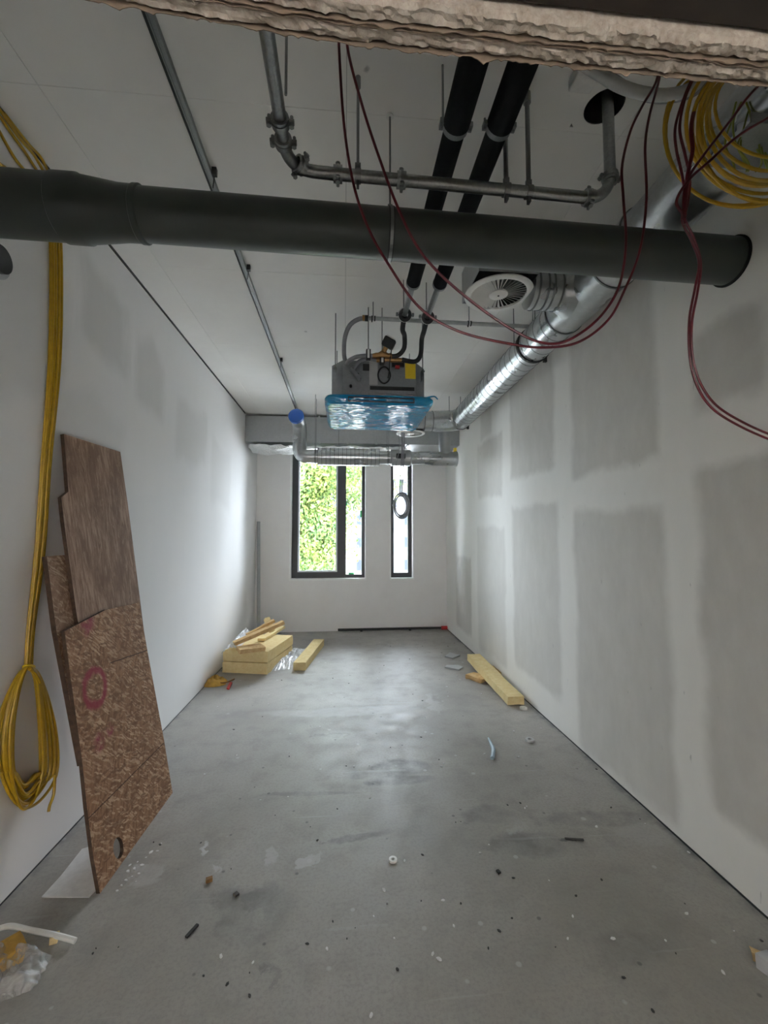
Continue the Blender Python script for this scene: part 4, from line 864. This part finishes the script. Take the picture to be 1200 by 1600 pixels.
a, b = P(467, 1047, Z=0), P(497, 1009, Z=0); dd = b - a; slab('insulation_strip', (a + b) / 2 + Vector((.01, 0, 0)), math.atan2(dd.y, dd.x) - PI / 2, (.16, dd.length * 1.03, .10), M_WOOL, 'single yellow insulation strip lying on the floor right of the stack', 'insulation', .006, 11)
# right-hand plank and chunks
slabs = [P(808, 1100, Z=0), P(735, 1040, Z=0)]
a, b = P(806, 1103, Z=0), P(740, 1040, Z=0); dd = b - a; rz2 = math.atan2(dd.y, dd.x) - PI / 2
slab('insulation_plank', (a + b) / 2 + Vector((.0, 0, .04)), rz2, (.17, dd.length, .085), M_WOOL, 'long yellow mineral wool plank lying beside the right wall', 'insulation', .010, 14, rx=.045)
q = P(747, 1062, Z=0); slab('insulation_chunk', q, .6, (.17, .22, .05), M_OFFC, 'torn tan chunk of insulation wedged under the yellow plank', 'insulation', .03, 15)
q = P(779, 1054, Z=0); slab('insulation_chunk', q, rz2, (.05, .3, .07), M_OFFC, 'thin torn insulation sliver between the plank and the right wall', 'insulation', .015, 16)
# orange rag and red scrap by the stack
q = P(336, 1067, Z=0)
def f3(u, v):
    an = u * 2 * PI; r = .11 * v; return Vector((q.x + r * math.cos(an) * 1.2 + .05 * v * noise.noise((u * 5, 1, 3)), q.y + r * math.sin(an) * 1.5, .004 + .075 * (1 - v) ** .7 * (1 + .6 * noise.noise((math.cos(an) * 2, math.sin(an) * 2, v * 4)))))
M_RAG = speck('orange_tan_scrap', (.50, .29, .05), .8, 0, .25, 15); crumple('crumpled_scrap', f3, M_RAG, 'crumpled orange-tan scrap on the floor in front of the stack', 'scrap', 28, 12)
tag(obj('twig', MB().tube(catmull([P(344, 1067, Z=.03), P(354, 1066, Z=.02), P(366, 1061, Z=.01)], 5), .008, 6), M_BROWN, smooth=True), 'thin brown stick beside the crumpled orange scrap', 'stick')
flat('red_scrap', [(354, 1077), (358, 1078), (363, 1068), (359, 1067)], .015, M_REDP, 'small red scrap on the floor before the insulation stack', 'scrap')
# metal stud leaning in the far left corner
a = P(404, 972, Z=0.0); a = Vector((-1.50, 7.98, 0)); b = Vector((-1.555, 8.09, P(409, 815, Y=8.1).z))
dd = (b - a); M = Matrix.Translation(a) @ dd.to_track_quat('Z', 'Y').to_matrix().to_4x4(); L = dd.length
t = tag(obj('metal_stud', MB().box((-.025, -.02, 0), (-.023, .02, L)).box((.023, -.02, 0), (.025, .02, L)).box((-.025, .018, 0), (.025, .02, L)), M_RECT, M=M), 'galvanised metal stud leaning in the far left corner', 'metal stud')
# thin pipe along the foot of the back wall
a, b = P(528, 981, Y=D - .05), P(692, 981, Y=D - .05)
t = thing('floor_pipe', (1.0, D - .05, 0), 'dark pipe lying along the foot of the wall below the windows', 'pipe')
a.z = b.z = .035; b.x = XR - .10; obj('pipe', MB().tube([a, b], .022, 12), M_DARKM, t, True); obj('red_end', MB().tube([b - Vector((.02, 0, 0)), b + Vector((.09, 0, 0))], .035, 12), M_REDP, t, True)
obj('bracket', MB().box((.3, D - .08, 0), (.34, D - .02, .015)).box((1.2, D - .08, 0), (1.24, D - .02, .015)), M_DARKM, t)
# ------------------------------------------------------------------ larger debris
flat('plaster_fragment', [(695, 1027), (707, 1030), (719, 1025), (713, 1024), (703, 1021)], .018, M_PAPER, 'flat grey board fragment, the farther of two before the plank', 'fragment')
flat('plaster_fragment', [(695, 1044), (717, 1048), (724, 1044), (716, 1041), (698, 1041)], .018, M_PAPER, 'flat grey board fragment, the nearer of two before the plank', 'fragment')
flat('plaster_fragment', [(735, 1028), (746, 1027), (742, 1024), (736, 1025)], .015, M_PAPER, 'small board fragment at the far end of the yellow plank', 'fragment')
def ringthing(px, py, r, label, mat=M_WHITEP):
    q = P(px, py, Z=0); tag(obj('plastic_ring', MB().ring((q.x, q.y, r * .25), (0, 0, 1), r * .45, r, r * .5, 24), mat, smooth=True), label, 'ring')
ringthing(818, 1108, .037, 'white plastic ring at the near end of the yellow plank'); ringthing(828, 1158, .037, 'grey-white plastic ring further from the plank near the right wall', M_PAPER); ringthing(614, 1345, .022, 'small white washer lying alone mid-floor')
t_ = catmull([P(763, 1153, Z=.01), P(768, 1164, Z=.012), P(771, 1172, Z=.012), P(769, 1185, Z=.01)], 6)
tag(obj('plastic_strip', MB().tube(t_, [.006 + .010 * min(1, i / 8) for i in range(len(t_))], 8), M_LBLUE, smooth=True), 'pale blue plastic strip lying on the concrete floor', 'strip')
flat('white_sheet', [(65, 1403), (139, 1403), (166, 1375), (160, 1318), (128, 1328), (95, 1370)], .006, M_WHITEB, 'dusty white sheet lying behind the foot of the leaning boards', 'sheet')
cable('plastic_profile', pth2 := [P(-14, 1456, Z=.05), P(14, 1447, Z=.05), P(45, 1453, Z=.045), P(85, 1461, Z=.03), P(118, 1470, Z=.013)], .011, M_WHITEP, 'bent white plastic profile strip in the lower left corner', 'strip', 6)
a3, b3, c3, d3 = P(-60, 1590, Z=0), P(52, 1548, Z=0), P(82, 1494, Z=0), P(-30, 1480, Z=0)
def f4(u, v):
    q = bil(a3, b3, c3, d3, u, v); e = min(u * 2, 1 - u, v, 1 - v) * 5; q.z = .004 + min(1, e) * (.035 + .07 * abs(noise.noise((u * 2.2, v * 2.2, 14))) + .022 * abs(noise.noise((u * 6, v * 5, 6)))); q.z = max(q.z, .003); q.x += .015 * noise.noise((u * 11, v * 8, 1)); q.x = max(q.x, XL + .02); return q
crumple('clear_plastic_bag', f4, M_FILM, 'crumpled clear plastic bag in the lower left corner', 'plastic bag', 40, 34)
q = P(10, 1500, Z=0); slab('orange_lump', q, .7, (.11, .10, .05), M_RAG, 'orange-brown lump beside the clear plastic bag', 'lump', .03, 21)
q = P(85, 1471, Z=0); slab('yellow_foam_bit', q, .3, (.03, .03, .03), M_WOOL, 'tiny yellow foam bit next to the white profile strip', 'foam bit', .006, 22)
q = P(1185, 1500, Z=0); slab('crumpled_wad', q, .8, (.045, .05, .03), M_OFFC, 'torn brown and cream wad at the lower right edge', 'scrap', .02, 25); q = P(1204, 1520, Z=0); slab('pinkish_lump', q, .2, (.06, .07, .05), M_PAPER, 'rounded pinkish lump cut off by the lower right edge', 'lump', .012, 26)
q = P(327, 1377, Z=0); slab('brown_stone', q, .4, (.030, .024, .016), M_BROWN, 'brown pebble-like crumb on the floor right of the boards', 'crumb', .005, 27)
a, b = P(291, 1466, Z=0), P(309, 1446, Z=0); dd = b - a; slab('dark_shard', (a + b) / 2, math.atan2(dd.y, dd.x) - PI / 2, (.013, dd.length, .008), M_DARKB, 'long dark green-black shard on the near floor', 'shard', .002, 28)
q = P(369, 1399, Z=0); slab('dark_shard', q, .8, (.020, .022, .010), M_DARKB, 'squarish black shard right of the brown crumb', 'shard', .003, 29)
q = P(779, 1363, Z=0); slab('dark_shard', q, .3, (.016, .022, .008), M_DARKB, 'oval dark shard on the near floor right of the washer', 'shard', .003, 30)
a, b = P(883, 1311, Z=0), P(912, 1313, Z=0); dd = b - a; slab('dark_shard', (a + b) / 2, math.atan2(dd.y, dd.x) - PI / 2, (.012, dd.length, .006), M_DARKB, 'thin dark splinter lying across the right floor', 'shard', .002, 31)
# small crumbs: white plaster chips and dark grit
white = [(500,1135),(553,1198),(578,1247),(665,1120),(693,1193),(690,1198),(735,1088),(752,1084),(803,1143),(810,1183),(665,1121),(715,1057),(698,1073),(600,1391),(584,1432),(605,1411),(616,1466),(676,1491),(686,1499),(511,1483),(764,1320),(750,1333),(895,1432),(709,1447),(887,1467),(858,1376),(932,1292),(1076,1332),(1073,1428),(1147,1455),(1008,1287),(823,1260),(845,1138),(340,1104),(420,1100),(560,1040),(590,1060),(632,1345),(692,1407),(320,1210),(370,1180),(450,1245),(407,1250),(395,1505),(345,1495),(580,1587),(1040,1470),(958,1467),(1130,1520),(820,1263),(757,1178),(700,1088),(203,1352),(210,1358),(206,1370),(197,1376),(215,1347),(222,1352),(228,1340),(190,1384),(212,1378),(200,1362),(236,1332),(246,1330),(252,1318),(217,1365),(183,1392)]
dark = [(520,1060),(545,1068),(440,1063),(452,1182),(541,1197),(577,1197),(645,1085),(660,1095),(658,1152),(686,1187),(610,1168),(430,1274),(527,1264),(314,1317),(361,1358),(496,1313),(485,1292),(398,1230),(660,1336),(658,1408),(542,1467),(318,1525),(355,1538),(390,1556),(390,1520),(621,1515),(720,1412),(802,1372),(813,1255),(793,1258),(940,1375),(900,1400),(1070,1412),(1056,1490),(975,1528),(1020,1580),(800,1435),(780,1455),(763,1482),(868,1480),(150,1482),(145,1490),(240,1316),(250,1320),(135,1400),(185,1480),(1190,1470),(1000,1280),(955,1262),(932,1202),(720,1284),(712,1285),(520,1440),(480,1475),(555,1450),(340,1060),(410,1120),(365,1140),(600,1040),(640,1030),(690,1020),(660,1010),(700,1010),(710,1005),(580,1000),(610,1010)]
r_ = random.Random(12); protos = []
for k in range(5):
    mb = MB(); m = r_.choice((5, 6, 7)); mb.prism([(math.cos(2*PI*i/m) * r_.uniform(.6, 1) * 1.3, math.sin(2*PI*i/m) * r_.uniform(.6, 1) * .8, 0) for i in range(m)], (r_.uniform(-.15, .15), 0, .55)); protos.append(mb)
def crumbs(lst, mat, name, label, cat, group, s0, s1):
    mes = []
    for k, mb in enumerate(protos):
        me = bpy.data.meshes.new(name); me.from_pydata([tuple(v) for v in mb.v], [], mb.f); me.materials.append(mat); me.update(); mes.append(me)
    for i, (x_, y_) in enumerate(lst):
        o = bpy.data.objects.new(name, mes[i % 5]); COL.objects.link(o); o.location = P(x_, y_, Z=0); s = r_.uniform(s0, s1) * (1 + .06 * o.location.y); o.scale = (s, s, s * .8); o.rotation_euler = (0, 0, r_.uniform(0, 6.28)); tag(o, label, cat, group)
crumbs(white, M_WHITEB, 'plaster_chip', 'tiny white plaster chip scattered on the concrete floor', 'chip', 'white plaster chips on the floor', .004, .010)
crumbs(dark, M_DARKB, 'dark_grit', 'tiny dark crumb of grit scattered on the concrete floor', 'crumb', 'dark grit on the floor', .003, .0075)
